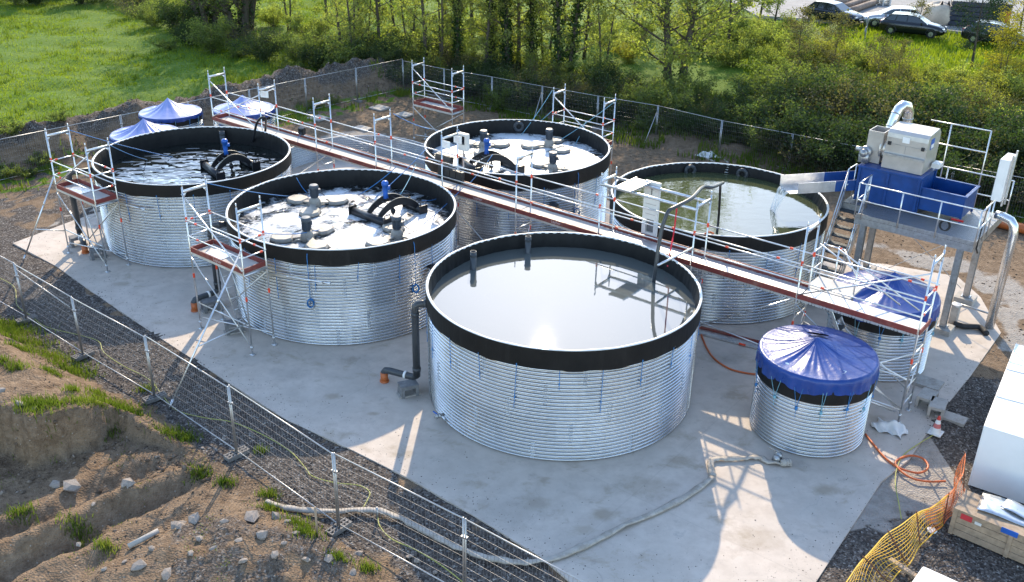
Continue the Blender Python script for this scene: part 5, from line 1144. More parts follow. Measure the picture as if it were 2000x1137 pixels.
cord([(1690, 850), (1704, 868), (1722, 890), (1742, 908), (1765, 920), (1795, 926), (1812, 915), (1802, 898), (1778, 892), (1757, 898), (1748, 908), (1762, 925), (1785, 938), (1815, 943), (1846, 942)], .028, mHoseOrange, 'orange_hose', 'orange hose looping on the dusty ground by the net', 'hose', .035)
# ------------------------------------------------------------------ white sheeted container, crate, net
A = G(1892, 947); zt = ZH(A, 833); B = G(2000, 857, zt); C_ = G(1985, 672, zt); ex = Vector((B.x-A.x, B.y-A.y, 0)).normalized(); ey = Vector((C_.x-A.x, C_.y-A.y, 0)); Ly = ey.length; ey.normalize(); Lx = 3.2
root = thing('sheeted_container', 'big white sheeted container at the right edge', 'container', A); 
def sheet(o_, eu, lu, ev, lv, nrm, sag, seed):
    def fn(i, j): return o_+eu*(lu*i)+ev*(lv*j)+nrm*(sag*math.sin(PI*i)*math.sin(PI*j)*(1)+.012*math.sin(9*i+seed)*math.sin(PI*j)+.015*math.sin(PI*j)*math.sin(23*i+4*j+seed)*math.sin(PI*i))
    return fn
mSheet = M('white_sheet', (.80, .80, .80), .45, 0, .04, 1.5, .15, 3)
b = MB(); b.grid(30, 20, sheet(A, ex, Lx, EZ, zt, -ey, .03, 1)); b.build('end_sheet', mSheet, root, True)
b = MB(); b.grid(40, 20, sheet(A, ey, Ly, EZ, zt, -ex, .03, 2)); b.build('side_sheet', mSheet, root, True)
b = MB(); b.grid(30, 40, sheet(A+EZ*zt, ex, Lx, ey, Ly, EZ, .04, 3)); b.build('roof_sheet', mSheet, root, True)
b = MB(); b.grid(8, 8, sheet(A+ex*Lx, ey, Ly, EZ, zt, ex, .0, 2)); b.grid(8, 8, sheet(A+ey*Ly, ex, Lx, EZ, zt, ey, .0, 2)); b.build('back_sheet', mSheet, root, True)
b = MB(); b.tube(A+EZ*zt, A+EZ*zt+ex*Lx, .018, 6); b.tube(A+EZ*zt, A+EZ*zt+ey*Ly, .018, 6); b.tube(A, A+EZ*zt, .02, 6); b.build('frame_tube', mWhite, root)
for k_ in (.33, .66):
    q_ = A+ey*(Ly*k_); b = MB(); b.path([q_-ex*.022, q_-ex*.022+EZ*(zt*.5)-ex*.03, q_+EZ*(zt+.01)-ex*.01, q_+EZ*(zt+.05)+ex*(Lx*.5), q_+EZ*(zt+.012)+ex*Lx], .013, 6); b.build('sheet_seam', mWhiteDirty, root)
A = G(1853, 1040); zt = ZH(A, 993); B = G(2000, 1103); ex = Vector((B.x-A.x, B.y-A.y, 0)).normalized(); q = G(1872, 962, zt); ey = Vector((-ex.y, ex.x, 0)); Lx, Ly = 3.0, max(.8, (Vector((q.x, q.y, 0))-A).dot(ey))
root = thing('wooden_crate', 'long weathered wooden crate with metal sheets on top, lower right', 'crate', A)
b = MB(); nb = 4
for i in range(nb): b.box(A+ex*(Lx/2)+ey*.012+EZ*(zt*(i+.5)/nb), (Lx, .024, zt/nb-.012), (ex, ey, EZ)); b.box(A+ey*(Ly/2)+ex*-.012+EZ*(zt*(i+.5)/nb), (.024, Ly, zt/nb-.012), (ex, ey, EZ))
b.box(A+ex*(Lx/2)+ey*(Ly/2)+EZ*(zt/2), (Lx-.06, Ly-.06, zt-.03), (ex, ey, EZ)); b.build('planks', mWood, root)
for t_ in (.03, 1.2, 2.4): b = MB(); b.box(A+ex*t_-ey*.014+EZ*(zt/2), (.09, .025, zt), (ex, ey, EZ)); b.build('batten', mWood, root)
b = MB(); b.box(A+ex*(Lx/2)+ey*(Ly/2)+EZ*(zt+.012), (Lx+.06, Ly+.05, .024), (ex, ey, EZ)); b.build('lid', mWood, root)
b = MB(); b.box(A+ex*.27-ey*.004+EZ*(zt*.82), (.24, .012, .14), (ex, ey, EZ)); b.build('red_label', M('red_paper_label', (.55, .04, .05), .6), root); b = MB(); b.box(A+ex*.52-ey*.004+EZ*(zt*.78), (.14, .012, .07), (ex, ey, EZ)); b.build('paper_label', mWhiteDirty, root)
b = MB(); b.box(A+ex*1.15-ey*.03+EZ*(zt*.97), (.34, .012, .13), (ex, ey, EZ)); b.build('blue_label', mBlueMotor, root)
p = A+ex*.35+ey*.45+EZ*(zt+.06)
for off, w_, l_, rot_, lb in ((0, .7, 2.6, .10, 'pale metal sheet lying on the wooden crate'), (.05, .4, 1.8, -.1, 'second metal sheet lying askew on the wooden crate')):
    x = (ex*math.cos(rot_)+ey*math.sin(rot_)); y = Vector((-x.y, x.x, 0)); c = p+x*1.3+EZ*off+y*(.1 if off == 0 else .35); b = MB(); 
    b.grid(16, 6, lambda i, j: c+x*((i-.5)*l_)+y*((j-.5)*w_)+EZ*(.03*math.sin(6*i+off*40)*j+.02*math.sin(13*i)))
    o = b.build('metal_sheet', mAlu, None, True, origin=c); s_ = o.modifiers.new('thickness', 'SOLIDIFY'); s_.thickness = .008; tag(o, lb, 'metal sheet', 'metal sheets on the crate')
p = G(1800, 1118, .1); root = thing('wrapped_pallet', 'white film-wrapped package at the bottom right edge', 'package', p); b = MB(); b.box(p+ex*.95-ey*.42+EZ*.1, (1.9, .75, .26), (ex, ey, EZ)); b.build('film_wrap', mSheet, root, bevel=.05); b = MB(); b.box(p+ex*.95-ey*.42-EZ*.07, (1.8, .7, .08), (ex, ey, EZ)); b.build('pallet', mWood, root)
b = MB(); a, c = G(1738, 1092, .12), G(1792, 1128, .14); b.bar(a, c, .12, .06); tag(b.build('timber_plank', mWood, None, False, .005, origin=a), 'dark timber plank on the gravel behind the net', 'plank')
p = G(1820, 1037, .05); b = MB(); b.lathe([(.10, 0), (.11, .03), (.09, .035), (.02, .03)], 20, p, cap1=True); tag(b.build('bucket_lid', mWhite, None, True, origin=p), 'round white bucket lid on the gravel beside the crate', 'lid')
TOP = [G(1884, 887, .95), G(1880, 925, .92), G(1862, 955, .9), G(1836, 980, .86), G(1790, 1005, .82), G(1738, 1040, .8), G(1692, 1085, .78), G(1650, 1140, .78), G(1600, 1200, .78)]
BOT = [G(1884, 955, .05), G(1878, 990, .04), G(1850, 1015, .04), G(1832, 1035, .05), G(1800, 1062, .08), G(1778, 1098, .08), G(1745, 1130, .08), G(1712, 1180, .08), G(1670, 1250, .08)]
def cat(P, t):
    x = t*(len(P)-1); i = min(int(x), len(P)-2); f = x-i; p0, p1, p2, p3 = P[max(0, i-1)], P[i], P[i+1], P[min(len(P)-1, i+2)]
    return .5*((2*p1)+(p2-p0)*f+(2*p0-5*p1+4*p2-p3)*f*f+(3*p1-p0-3*p2+p3)*f**3)
root = thing('barrier_net', 'slack orange and yellow plastic barrier net on rusty stakes', 'barrier net', BOT[4]); 
mNetY = M('yellow_net_plastic', (.85, .50, .04), .5); mNetO = M('orange_net_plastic', (.85, .20, .04), .5)
def netp(t, s):
    p = cat(TOP, t).lerp(cat(BOT, t), s); bulge = math.sin(PI*s)*(.10*math.sin(t*19)+.12); tn = (cat(TOP, min(1, t+.01))-cat(TOP, max(0, t-.01))).normalized(); nn = tn.cross(EZ); 
    return p+nn*bulge+EZ*(.03*math.sin(t*41+s*4))
for a_, b_, m, nm in ((0.0, .42, mNetO, 'orange_net'), (.30, 1.0, mNetY, 'yellow_net')):
    b = MB(); NN = int(72*(b_-a_)); off = .035 if nm == 'orange_net' else 0
    for k in range(NN+1):
        t_ = a_+(b_-a_)*k/NN; b.path([netp(t_+.012*math.sin(s*9), s)+E2*off for s in (0, .2, .4, .6, .8, 1)], .0045, 3, cap=False)
    for s in np.linspace(0, 1, 12): b.path([netp(a_+(b_-a_)*k/40, s)+E2*off for k in range(41)], .006 if 0 < s < 1 else .013, 4, cap=False)
    b.build(nm, m, root)
for t_ in (.0, .3, .5, .63, .76, .87): b = MB(); p = netp(t_, .0); q = netp(t_, 1.0); q.z = -.05; b.tube(p+(p-q).normalized()*.06, q, .014, 6); b.build('rusty_stake', M('rust', (.16, .06, .03), .8) if t_ == .0 else bpy.data.materials['rust'], root)
b = MB(); p = onground(622, 1066, 0); b.tube(p-EZ*.1, p+EZ*.75, .025, 6); tag(b.build('wooden_stake', mWood, None, True, origin=p), 'short wooden stake in the stony soil at the bottom', 'stake')
p = onground(737, 1012, 0); b = MB(); b.tube(p-EZ*.1, p+EZ*.3, .03, 6); tag(b.build('metal_stake', mZinc, None, True, origin=p), 'short grey metal stake beside the grey hose', 'stake')
b = MB(); a, c = onground(252, 1074, .08), onground(312, 1050, .10); b.tube(a, c, .06, 10); tag(b.build('plastic_pipe', mConcPale, None, True, origin=a), 'pale broken pipe half buried beside the stony heap', 'pipe')
p = G(1383, 304, .15); b = MB(); 
b.grid(14, 10, lambda i, j: p+Vector(((i-.5)*.9+.08*math.sin(9*j), (j-.5)*.6+.07*math.sin(11*i), .18*math.sin(PI*i)*math.sin(PI*j)*(1+.5*math.sin(13*i+7*j)))))
tag(b.build('white_rag', mWhiteDirty, None, True, origin=p), 'white plastic rag on the soil at the foot of the back fence', 'rag')
hose([G(1358, 303, .08), G(1375, 308, .1), G(1395, 316, .08)], .05, mHoseGrey, 'pale_hose', 'pale hose end lying on soil left of the white rag', 'hose'); hose([G(1398, 306, .08), G(1408, 309, .1), G(1422, 318, .08)], .05, mHoseGrey, 'pale_hose', 'pale hose end lying on soil right of the white rag', 'hose')
# ------------------------------------------------------------------ stones
def rock_mesh(seed, n=1):
    rnd = np.random.default_rng(seed); bm = bmesh.new(); bmesh.ops.create_icosphere(bm, subdivisions=1, radius=1)
    for v in bm.verts: v.co *= .78+.44*rnd.random()
    for _ in range(4):
        d = Vector(rnd.normal(size=3)).normalized(); lim = .45+.3*rnd.random()
        for v in bm.verts:
            k = v.co.dot(d)
            if k > lim: v.co -= d*(k-lim)
    me = bpy.data.meshes.new('rock'); bm.to_mesh(me); bm.free(); me.materials.append(mRock); return me
ROCKS = [rock_mesh(i) for i in range(7)]
rk = [(498, 1036, .23), (384, 1036, .22), (344, 1040, .16), (358, 1030, .15), (543, 1028, .2), (515, 1082, .18), (356, 1046, .15), (646, 1117, .17), (272, 1120, .2), (602, 1118, .14), (330, 1140, .2), (445, 1050, .14), (110, 950, .18), (250, 957, .25), (140, 955, .28), (60, 870, .2), (85, 875, .16), (22, 843, .14), (395, 1080, .12), (470, 1096, .12), (565, 1050, .1), (580, 1075, .12), (420, 1102, .1), (700, 1085, .13), (800, 1087, .12), (815, 1095, .1), (850, 1118, .1), (300, 1085, .12), (155, 1065, .1), (185, 998, .09), (650, 1062, .1), (205, 1118, .11), (245, 1103, .1), (437, 858, .09), (395, 876, .08), (540, 1125, .13), (690, 1130, .12), (480, 1130, .14), (376, 1110, .12), (560, 1100, .11)]
META = {}
for i, (px, py, s) in enumerate(rk):
    p = onground(px, py, s*.12); o = bpy.data.objects.new('rock', ROCKS[i % 7]); COL.objects.link(o); r = random.Random(i)
    o.location = p; o.scale = (s*r.uniform(.75, 1.1), s*r.uniform(.6, .9), s*r.uniform(.35, .55)); o.rotation_euler = (r.uniform(-.4, .4), r.uniform(-.4, .4), r.random()*6)
    where = 'on the stony heap' if py > 1020 and px < 720 else 'near the broken soil ledge' if px < 270 else 'on the rutted soil'
    big = 'large' if s > .19 else 'fist-sized' if s < .115 else 'medium'
    tag(o, '', 'rock', 'loose rocks on the soil in the foreground'); META[o] = (where, big, px)
from collections import defaultdict
_g = defaultdict(list)
for o, k in META.items(): _g[k[:2]].append((k[2], o))
for (w_, b_), L in _g.items():
    L.sort(key=lambda q: q[0])
    for i, (px, o) in enumerate(L): o['label'] = f'{b_} pale rock {w_}, {ordw(i)} of its size from the left'
def scatter_stones(name, n, gen, smin, smax, m, label, flat=None):
    """countless small stones as one mesh of squashed octahedra"""
    XY = gen(n); n = len(XY); z = terrain(XY[:, 0], XY[:, 1])[0] if flat is None else np.full(n, flat); s = smin+(smax-smin)*RNG.random(n)**3
    base = np.array([(1, 0, 0), (-.8, .3, 0), (0, .9, .1), (.1, -1, 0), (0, .1, .7), (0, 0, -.6)]); f = np.array([(0, 2, 4), (2, 1, 4), (1, 3, 4), (3, 0, 4), (2, 0, 5), (1, 2, 5), (3, 1, 5), (0, 3, 5)])
    a = RNG.random(n)*6.28; ca, sa = np.cos(a), np.sin(a); V = base[None]*(1+.5*(RNG.random((n, 6, 1))-.5)); V = V*s[:, None, None]*np.stack([np.ones(n), .6+.5*RNG.random(n), .5+.5*RNG.random(n)], -1)[:, None]
    x = V[..., 0]*ca[:, None]-V[..., 1]*sa[:, None]+XY[:, 0:1]; y = V[..., 0]*sa[:, None]+V[..., 1]*ca[:, None]+XY[:, 1:2]; zz = V[..., 2]+(z+s*.15)[:, None]
    C = np.stack([x, y, zz], -1).reshape(-1, 3); F = (f[None]+(np.arange(n)*6)[:, None, None]).reshape(-1, 3)
    o = np_obj(name, C, F, m); struct(o, 'stuff'); o['label'] = label; return o
def gen_zone(x0, x1, y0, y1, w):
    def g(n):
        P = np.stack([x0+(x1-x0)*RNG.random(n*4), y0+(y1-y0)*RNG.random(n*4)], -1); h, Z = terrain(P[:, 0], P[:, 1]); k = RNG.random(len(P)) < w(P[:, 0], P[:, 1], h, Z); return P[k][:n]
    return g
t = NT('gravel_stones'); p = t.pos(False); c = t.sep(t.vor(p, 9, out='Color'))
t.set(base=t.ramp(c[0], [(0, (.04, .036, .034)), (.55, (.11, .10, .092)), (.85, (.22, .20, .18)), (1, (.42, .39, .35))]), rough=.9, spec=.2); mGravel = t.m
t = NT('soil_clods'); p = t.pos(False); c = t.sep(t.vor(p, 9, out='Color'))
t.set(base=t.ramp(c[0], [(0, (.10, .07, .048)), (.7, (.17, .125, .09)), (.93, (.25, .195, .15)), (1, (.29, .235, .19))]), rough=.95, spec=.1); mClod = t.m
inslab = lambda x, y: inpoly(x, y, SLAB)
def fs_in(x, y):
    u, v = x*E1.x+y*E1.y, x*E2.x+y*E2.y; return (u, v)
scatter_stones('gravel', 16000, gen_zone(-17, 14, 13.5, 29, lambda x, y, h, Z: np.where(h > -.1, Z[:, 1]*1.0, 0)), .010, .045, mGravel, 'dark gravel along the foreground fence and by the net')
scatter_stones('soil_clods', 8000, gen_zone(-17, 1.5, 13.5, 27, lambda x, y, h, Z: np.where(sdl(x, y, NF, -1)[0] > .1, .35+.65*(fbm(x, y, .9, 3, 77) > .52), 0)), .006, .040, mClod, 'clods and chips of stone on the foreground soil')
scatter_stones('berm_stones', 9000, gen_zone(-31, -3, 32, 62, lambda x, y, h, Z: np.where((sdl(x, y, FL, 1)[0] > .4) & (sdl(x, y, FL, 1)[0] < 4.3), .9, 0)), .02, .11, mClod, 'stones on the soil berm behind the left fence')
scatter_stones('back_soil_stones', 6000, gen_zone(-12, 26, 24, 56, lambda x, y, h, Z: np.where((h > -.1) & (sdl(x, y, FS, 1)[0] < 2) & (sdl(x, y, FL, 1)[0] < 0) & ~inslab(x, y), .8, 0)), .012, .06, mClod, 'stones scattered on the bare soil behind the tanks')
scatter_stones('ledge_clods', 1300, gen_zone(-12, -4, 15, 24, lambda x, y, h, Z: np.where((sdl(x, y, NF, -1)[0] > .6) & (x < CX[-1]), np.exp(-((y-np.interp(x, CX, CY)+.45)/.45)**2)+.02, 0)), .02, .11, mClod, 'crumbled clods below the broken soil ledge')
TKA = [(c[0], c[1], r) for c, r, *_ in TK.values()]+[(7.76, 21.57, 1.42)]
def on_slab(n):
    P = np.stack([-18+32*RNG.random(n*20), 15+19*RNG.random(n*20)], -1); x, y = P[:, 0], P[:, 1]; d = pdist(x, y, SLAB); k = inslab(x, y) & (RNG.random(len(P)) < np.exp(-d/.55)+.010*(fbm(x, y, .8, 3, 140) > .55))
    for cx, cy, r in TKA: k &= np.hypot(x-cx, y-cy) > r+.05
    return P[k][:n]
scatter_stones('slab_grit', 3500, on_slab, .005, .020, mGravel, 'grit and small stones spilled on the concrete slab', 0.0)
# ------------------------------------------------------------------ grass
def blades(name, XY, hmin, hmax, w, m, label, lean=.45, kind='stuff'):
    n = len(XY); z = terrain(XY[:, 0], XY[:, 1])[0]; h = hmin+(hmax-hmin)*RNG.random(n); a = RNG.random(n)*6.283; d = np.stack([np.cos(a), np.sin(a)], -1); b = RNG.random(n)*6.283
    l = lean*h*RNG.random(n); P = np.stack([XY[:, 0], XY[:, 1], z-.02], -1)
    v0 = P.copy(); v0[:, :2] -= d*w/2; v1 = P.copy(); v1[:, :2] += d*w/2
    v2 = P+np.stack([np.cos(b)*l, np.sin(b)*l, h], -1); 
    mid = P+np.stack([np.cos(b)*l*.3, np.sin(b)*l*.3, h*.6], -1); v3 = mid.copy(); v3[:, :2] += d*w*.42; v4 = mid.copy(); v4[:, :2] -= d*w*.42
    C = np.stack([v0, v1, v3, v4, v2], 1).reshape(-1, 3); i = np.arange(n)*5
    F = np.concatenate([np.stack([i, i+1, i+2], -1), np.stack([i, i+2, i+3], -1), np.stack([i+3, i+2, i+4], -1)])
    o = np_obj(name, C, F, m); o['kind'] = kind; o['label'] = label; return o
def mk_grass(name, c1, c2):
    t = NT(name); p = t.pos(False); t.n.remove(t.bsdf); n = t.noise(p, .5, 4); n2 = t.noise(p, 5, 2)
    c = t.mix(t.ramp(n, [(.35, 0.), (.65, 1.)]), c1, c2); c = t.mix(t.ramp(n2, [(.5, 0.), (.8, .5)]), c, (.16, .16, .05))
    d = t.n.new('ShaderNodeBsdfDiffuse'); tr = t.n.new('ShaderNodeBsdfTranslucent'); t.l(c, d.inputs[0]); t.l(t.mix(1., c, (1.5, 1.5, .6), 'MULTIPLY'), tr.inputs[0])
    m = t.n.new('ShaderNodeMixShader'); m.inputs[0].default_value = .5; t.l(d.outputs[0], m.inputs[1]); t.l(tr.outputs[0], m.inputs[2]); t.l(m.outputs[0], t.out.inputs[0]); return t.m
mGrass = mk_grass('meadow_grass', (.13, .20, .016), (.21, .265, .03)); mGrass2 = mk_grass('weed_grass', (.075, .125, .022), (.13, .175, .04))
def gen_meadow(n):
    y = 36+(96-36)*RNG.random(n*3)**1.35; x = -52+(48)*RNG.random(n*3); h, Z = terrain(x, y); sf = sdl(x, y, FS, 1)[0]
    k = (Z[:, 0] > .6) & (sdl(x, y, FL, 1)[0] > 3.2) & (RNG.random(n*3) < .25+.9*(fbm(x, y, .35, 4, 91) > .46)); return np.stack([x, y], -1)[k][:n]
blades('meadow_grass', gen_meadow(150000), .04, .17, .035, mGrass, 'sunlit meadow grass beyond the berm')
blades('meadow_tufts', (lambda P: P[(fbm(P[:, 0], P[:, 1], 1.3, 3, 131) > .60)])(gen_meadow(60000)), .15, .42, .05, mGrass2, 'darker taller tufts in the meadow')
blades('fence_grass', gen_zone(-30, 0, 34, 57, lambda x, y, h, Z: np.where((sdl(x, y, FL, 1)[0] < 2.5), Z[:, 0], 0)*(fbm(x, y, .8, 3, 95) > .5))(14000), .12, .42, .04, mGrass2, 'grass and weeds along the left fence')
blades('wood_edge_grass', gen_zone(-12, 26, 36, 62, lambda x, y, h, Z: np.where((sdl(x, y, FS, 1)[0] > -1.2) & (sdl(x, y, FS, 1)[0] < 9), .9*(fbm(x, y, .7, 3, 98) > .48), 0))(24000), .12, .45, .05, mGrass2, 'grass at the edge of the wood behind the fence')
blades('verge_grass', gen_zone(14, 60, 40, 76, lambda x, y, h, Z: np.where((Z[:, 0] > .5) & ~inpoly(x, y, ROAD), .9, 0))(60000), .12, .45, .06, mGrass, 'bright verge grass between the hedge and the road')
TUFT = [(235, 785, .30, .75), (210, 790, .30, .6), (250, 795, .3, .5), (150, 800, .16, .3), (165, 825, .22, .5), (90, 850, .25, .7), (70, 840, .22, .5), (115, 835, .2, .4), (105, 752, .2, .35), (30, 628, .28, .9), (60, 655, .25, .7), (95, 680, .28, .8), (130, 700, .26, .8), (150, 712, .22, .6), (10, 615, .28, .7), (22, 665, .22, .5), (15, 640, .2, .5), (40, 760, .15, .4), (8, 752, .15, .4), (340, 850, .15, .6), (365, 855, .2, .35), (585, 1035, .28, .45), (600, 1065, .28, .4), (530, 1000, .2, .3), (390, 920, .2, .4), (440, 940, .15, .3), (150, 1025, .15, .4), (665, 1105, .15, .3), (720, 1115, .2, .3), (525, 965, .2, .3), (280, 735, .15, .3), (40, 1000, .15, .4), (205, 1065, .15, .3), (510, 880, .2, .2), (45, 700, .2, .4), (205, 815, .2, .4), (190, 770, .2, .3)]
P = []
for px, py, h, r in TUFT:
    p = G(px, py, .4 if px < 330 and py < 880 else .05); n = int(260*r/.5); P.append(np.array([p.x, p.y])+RNG.normal(size=(n, 2))*np.array([r*.42, r*.30]))
blades('weed_tufts', np.concatenate(P), .06, .26, .018, mGrass2, 'grass tufts on the foreground bank', .7)
blades('sparse_weeds', gen_zone(-17, 0, 13.5, 27, lambda x, y, h, Z: np.where((sdl(x, y, NF, -1)[0] > .5), .8*(fbm(x, y, 1.1, 4, 111) > .6), 0))(9000), .02, .09, .014, mGrass2, 'sparse low weeds on the foreground soil', .8)
# ------------------------------------------------------------------ trees and shrubs
def leaf_mesh(name, C, size, m, parent, flat=.3):
    n = len(C); a = RNG.normal(size=(n, 3)); a[:, 2] += flat*1.5; a /= np.linalg.norm(a, axis=1, keepdims=True); r = RNG.normal(size=(n, 3)); x = np.cross(a, r); x /= np.linalg.norm(x, axis=1, keepdims=True); y = np.cross(a, x)
    s = size*(.55+.9*RNG.random(n))[:, None]; V = np.stack([C-x*s*.5, C-y*s*.34+a*s*.06, C+x*s*.55, C+y*s*.34+a*s*.06], 1).reshape(-1, 3); i = np.arange(n)*4
    return np_obj(name, V, np.stack([i, i+1, i+2, i+3], -1), m, parent)
def tree_proto(H, r0, stems, spread, nleaf, ls, m, lo=.3, ivy=0, lean=.08, seed=0, bark=None, ntw=5, crown_pow=1.0, name='tree', flat=.3):
    rnd = random.Random(seed); root = thing(name, name, 'tree'); b = MB(); T = []; IV = []
    for s in range(stems):
        a0 = 2*PI*s/max(1, stems)+rnd.random(); off = Vector((math.cos(a0), math.sin(a0), 0))*(r0*1.3 if stems > 1 else 0); Hs = H*rnd.uniform(.82, 1.05)
        dv = Vector((math.cos(a0), math.sin(a0), 0))*lean*(1.6 if stems > 1 else 1); pts = []; N = 9
        for i in range(N):
            t = i/(N-1); pts.append(off+dv*(Hs*t**1.2)+Vector((math.sin(3*t+s)*.02*H*t, math.cos(4*t+s*2)*.02*H*t, Hs*t-.15)))
        R0 = r0*(1 if stems == 1 else .75); b.path(pts, [R0*(1.25-.25*min(1, i*2))*(1-.9*(i/(N-1))) for i in range(N)], 7)
        if ivy:
            for _ in range(ivy): t = rnd.random()**1.2*.62; k = t*(N-1); i = min(int(k), N-2); p = pts[i].lerp(pts[i+1], k-i); q = rnd.random()*6.28; rr = R0+abs(rnd.gauss(0, .13)); IV.append((p.x+rr*math.cos(q), p.y+rr*math.sin(q), p.z))
        nb = int(9+H*1.3)
        for k in range(nb):
            t = lo+(1-lo)*((k+rnd.random())/nb); kk = t*(N-1); i = min(int(kk), N-2); p = pts[i].lerp(pts[i+1], kk-i); az = k*2.4+rnd.uniform(-.4, .4); tt = (t-lo)/(1-lo)
            L = spread*(.35+.85*math.sin(PI*min(1, tt*.85+.12))**crown_pow)*rnd.uniform(.7, 1.15); el = rnd.uniform(.25, .8)+.4*tt; d = Vector((math.cos(az)*math.cos(el), math.sin(az)*math.cos(el), math.sin(el)))
            q = [p+d*(L*f)+EZ*(.10*L*f*f*rnd.uniform(-1.2, .6)) for f in (0, .35, .7, 1)]; br = max(.012, R0*.33*(1-tt*.6)); b.path(q, [br, br*.7, br*.45, br*.2], 5)
            for f in (.3, .45, .6, .75, .9, 1): T.append(q[0].lerp(q[3], f))
            for j in range(ntw):
                f = rnd.uniform(.25, 1); o = q[0].lerp(q[3], f); dd = (d+Vector((rnd.gauss(0, .6), rnd.gauss(0, .6), rnd.gauss(.1, .4)))).normalized(); l2 = L*rnd.uniform(.22, .5); e = o+dd*l2; b.path([o, o.lerp(e, .5)+EZ*.03, e], [br*.35, br*.25, .008], 4)
                for g in (.4, .7, 1): T.append(o.lerp(e, g))
    b.build('trunk', bark or mBark, root, True)
    T = np.array([tuple(x) for x in T]); w = RNG.random(len(T))**1.6; w /= w.sum(); nleaf = int(nleaf*1.7); ls = ls*.66; C = T[RNG.choice(len(T), nleaf, p=w)]+RNG.normal(size=(nleaf, 3))*np.array([.24, .24, .18])*(spread/2.2)**.5; C = C[C[:, 2] > .2]
    leaf_mesh('crown', C, ls, m, root, flat)
    if IV: leaf_mesh('ivy', np.array(IV), .17, mIvy, root)
    return root
mIvy = mk_leaf('ivy_leaves', (.018, .045, .010), (.035, .07, .016), .3)
mLf1 = mk_leaf('spring_leaves', (.16, .19, .05), (.26, .275, .085), .64); mLf3b = mk_leaf('fresh_leaves', (.14, .175, .05), (.235, .25, .09), .64); mLf2 = mk_leaf('mid_green_leaves', (.09, .125, .034), (.155, .18, .058), .6); mLf3 = mk_leaf('yellow_green_leaves', (.15, .165, .030), (.23, .21, .05), .6)
mLfD = mk_leaf('dark_leaves', (.028, .050, .017), (.055, .078, .026), .42); mLfB = mk_leaf('brownish_leaves', (.085, .085, .032), (.125, .11, .05), .45); mPine = mk_leaf('pine_needles', (.016, .04, .018), (.03, .055, .025), .2); mPale = mk_leaf('pale_blossom', (.24, .26, .16), (.32, .32, .24), .4); mYel = mk_leaf('yellow_blossom', (.20, .19, .02), (.30, .24, .02), .45)
TP = {
 'slim': tree_proto(11, .13, 1, 1.7, 2600, .20, mLf1, .08, 0, .05, 1, name='slender_tree'), 'slim2': tree_proto(10, .11, 2, 1.5, 2400, .20, mLf3b, .08, 0, .07, 2, name='slender_tree'),
 'ivy': tree_proto(12, .20, 1, 1.9, 2800, .21, mLf1, .15, 1500, .04, 3, name='ivy_tree'), 'ivy2': tree_proto(12, .17, 2, 1.8, 2800, .21, mLf1, .14, 1100, .05, 4, name='ivy_tree'),
 'maple': tree_proto(12.5, .30, 2, 4.6, 15000, .24, mLf1, .07, 150, .06, 5, ntw=9, name='broad_tree', flat=.7), 'willow': tree_proto(9, .40, 5, 2.8, 5200, .19, mLf2, .18, 300, .16, 6, ntw=6, name='multi_stem_tree'),
 'thin': tree_proto(5.2, .05, 1, 1.1, 1300, .14, mLfB, .3, 0, .06, 7, name='thin_tree'), 'pine': tree_proto(5.5, .09, 1, 1.5, 3800, .13, mPine, .22, 0, .03, 8, ntw=8, name='pine_tree'), 'yel': tree_proto(5.5, .08, 2, 1.8, 2400, .18, mYel, .25, 0, .08, 9, name='blossoming_tree'), 'far': tree_proto(10, .18, 1, 2.8, 4200, .26, mLf2, .2, 0, .05, 10, name='leafy_tree')}
TNAME = dict(slim='slender spring-green tree', slim2='slender twin-stemmed tree', ivy='ivy-clad tree', ivy2='twin-stemmed ivy-clad tree', maple='broad tree with two thick trunks and layered leaves', willow='dark multi-stemmed tree', thin='thin brownish sapling', pine='dark young pine', yel='yellow-blossoming small tree', far='leafy mid-green tree')
USED = defaultdict(list)
def place(protos, names, grp, lst, suffix):
    for k, px, py, s in lst:
        p = G(px, py, 0); z = gz(p.x, p.y); o = protos[k] if not USED[k] else dup(protos[k]); r = random.Random(px*7+py); sc = s*r.uniform(.94, 1.06)
        o.location = (p.x, p.y, z-.03); o.rotation_euler = (0, 0, r.random()*6.28); o.scale = (sc, sc, sc*r.uniform(.92, 1.08)); USED[k].append((px, o)); o['group'] = grp(k); o['_n'] = names[k]; o['_s'] = suffix(px, py)
TREES = [('willow', 472, 72, 1.), ('willow', 408, 62, .75), ('slim2', 565, 62, .8), ('slim', 640, 60, .9), ('slim', 668, 112, .9), ('slim2', 692, 134, 1.), ('slim2', 716, 120, .95), ('slim', 742, 128, 1.), ('slim', 772, 96, 1.), ('slim2', 800, 120, .9), ('slim', 832, 146, 1.), ('slim2', 862, 148, 1.), ('ivy2', 893, 150, .95), ('slim', 925, 120, 1.), ('slim', 948, 160, 1.), ('ivy', 962, 150, .9), ('ivy', 992, 164, 1.), ('slim', 1012, 158, 1.05), ('ivy', 1040, 160, .95), ('slim2', 1066, 150, 1.), ('ivy2', 1100, 174, 1.1), ('slim', 1140, 130, .9), ('slim2', 1176, 172, .8), ('maple', 1316, 178, 1.), ('far', 1420, 120, .7), ('slim2', 1240, 60, .9), ('far', 1100, 60, .9), ('far', 870, 60, .9), ('slim', 985, 80, .9), ('far', 740, 40, .9),
 ('thin', 1552, 168, .95), ('thin', 1612, 190, 1.), ('thin', 1700, 235, .9), ('pine', 1893, 150, 1.), ('thin', 1787, 78, 1.), ('yel', 1985, 92, 1.), ('yel', 1945, 200, .7), ('thin', 1745, 215, .8), ('far', 1480, 62, .6), ('slim', 1505, 90, .7)]
place(TP, TNAME, lambda k: 'trees of the wood behind the fence', TREES, lambda px, py: 'in the wood left of the berm end' if px < 660 else 'in the tree row behind the back fence' if px < 1250 else 'behind the right half of the fence')
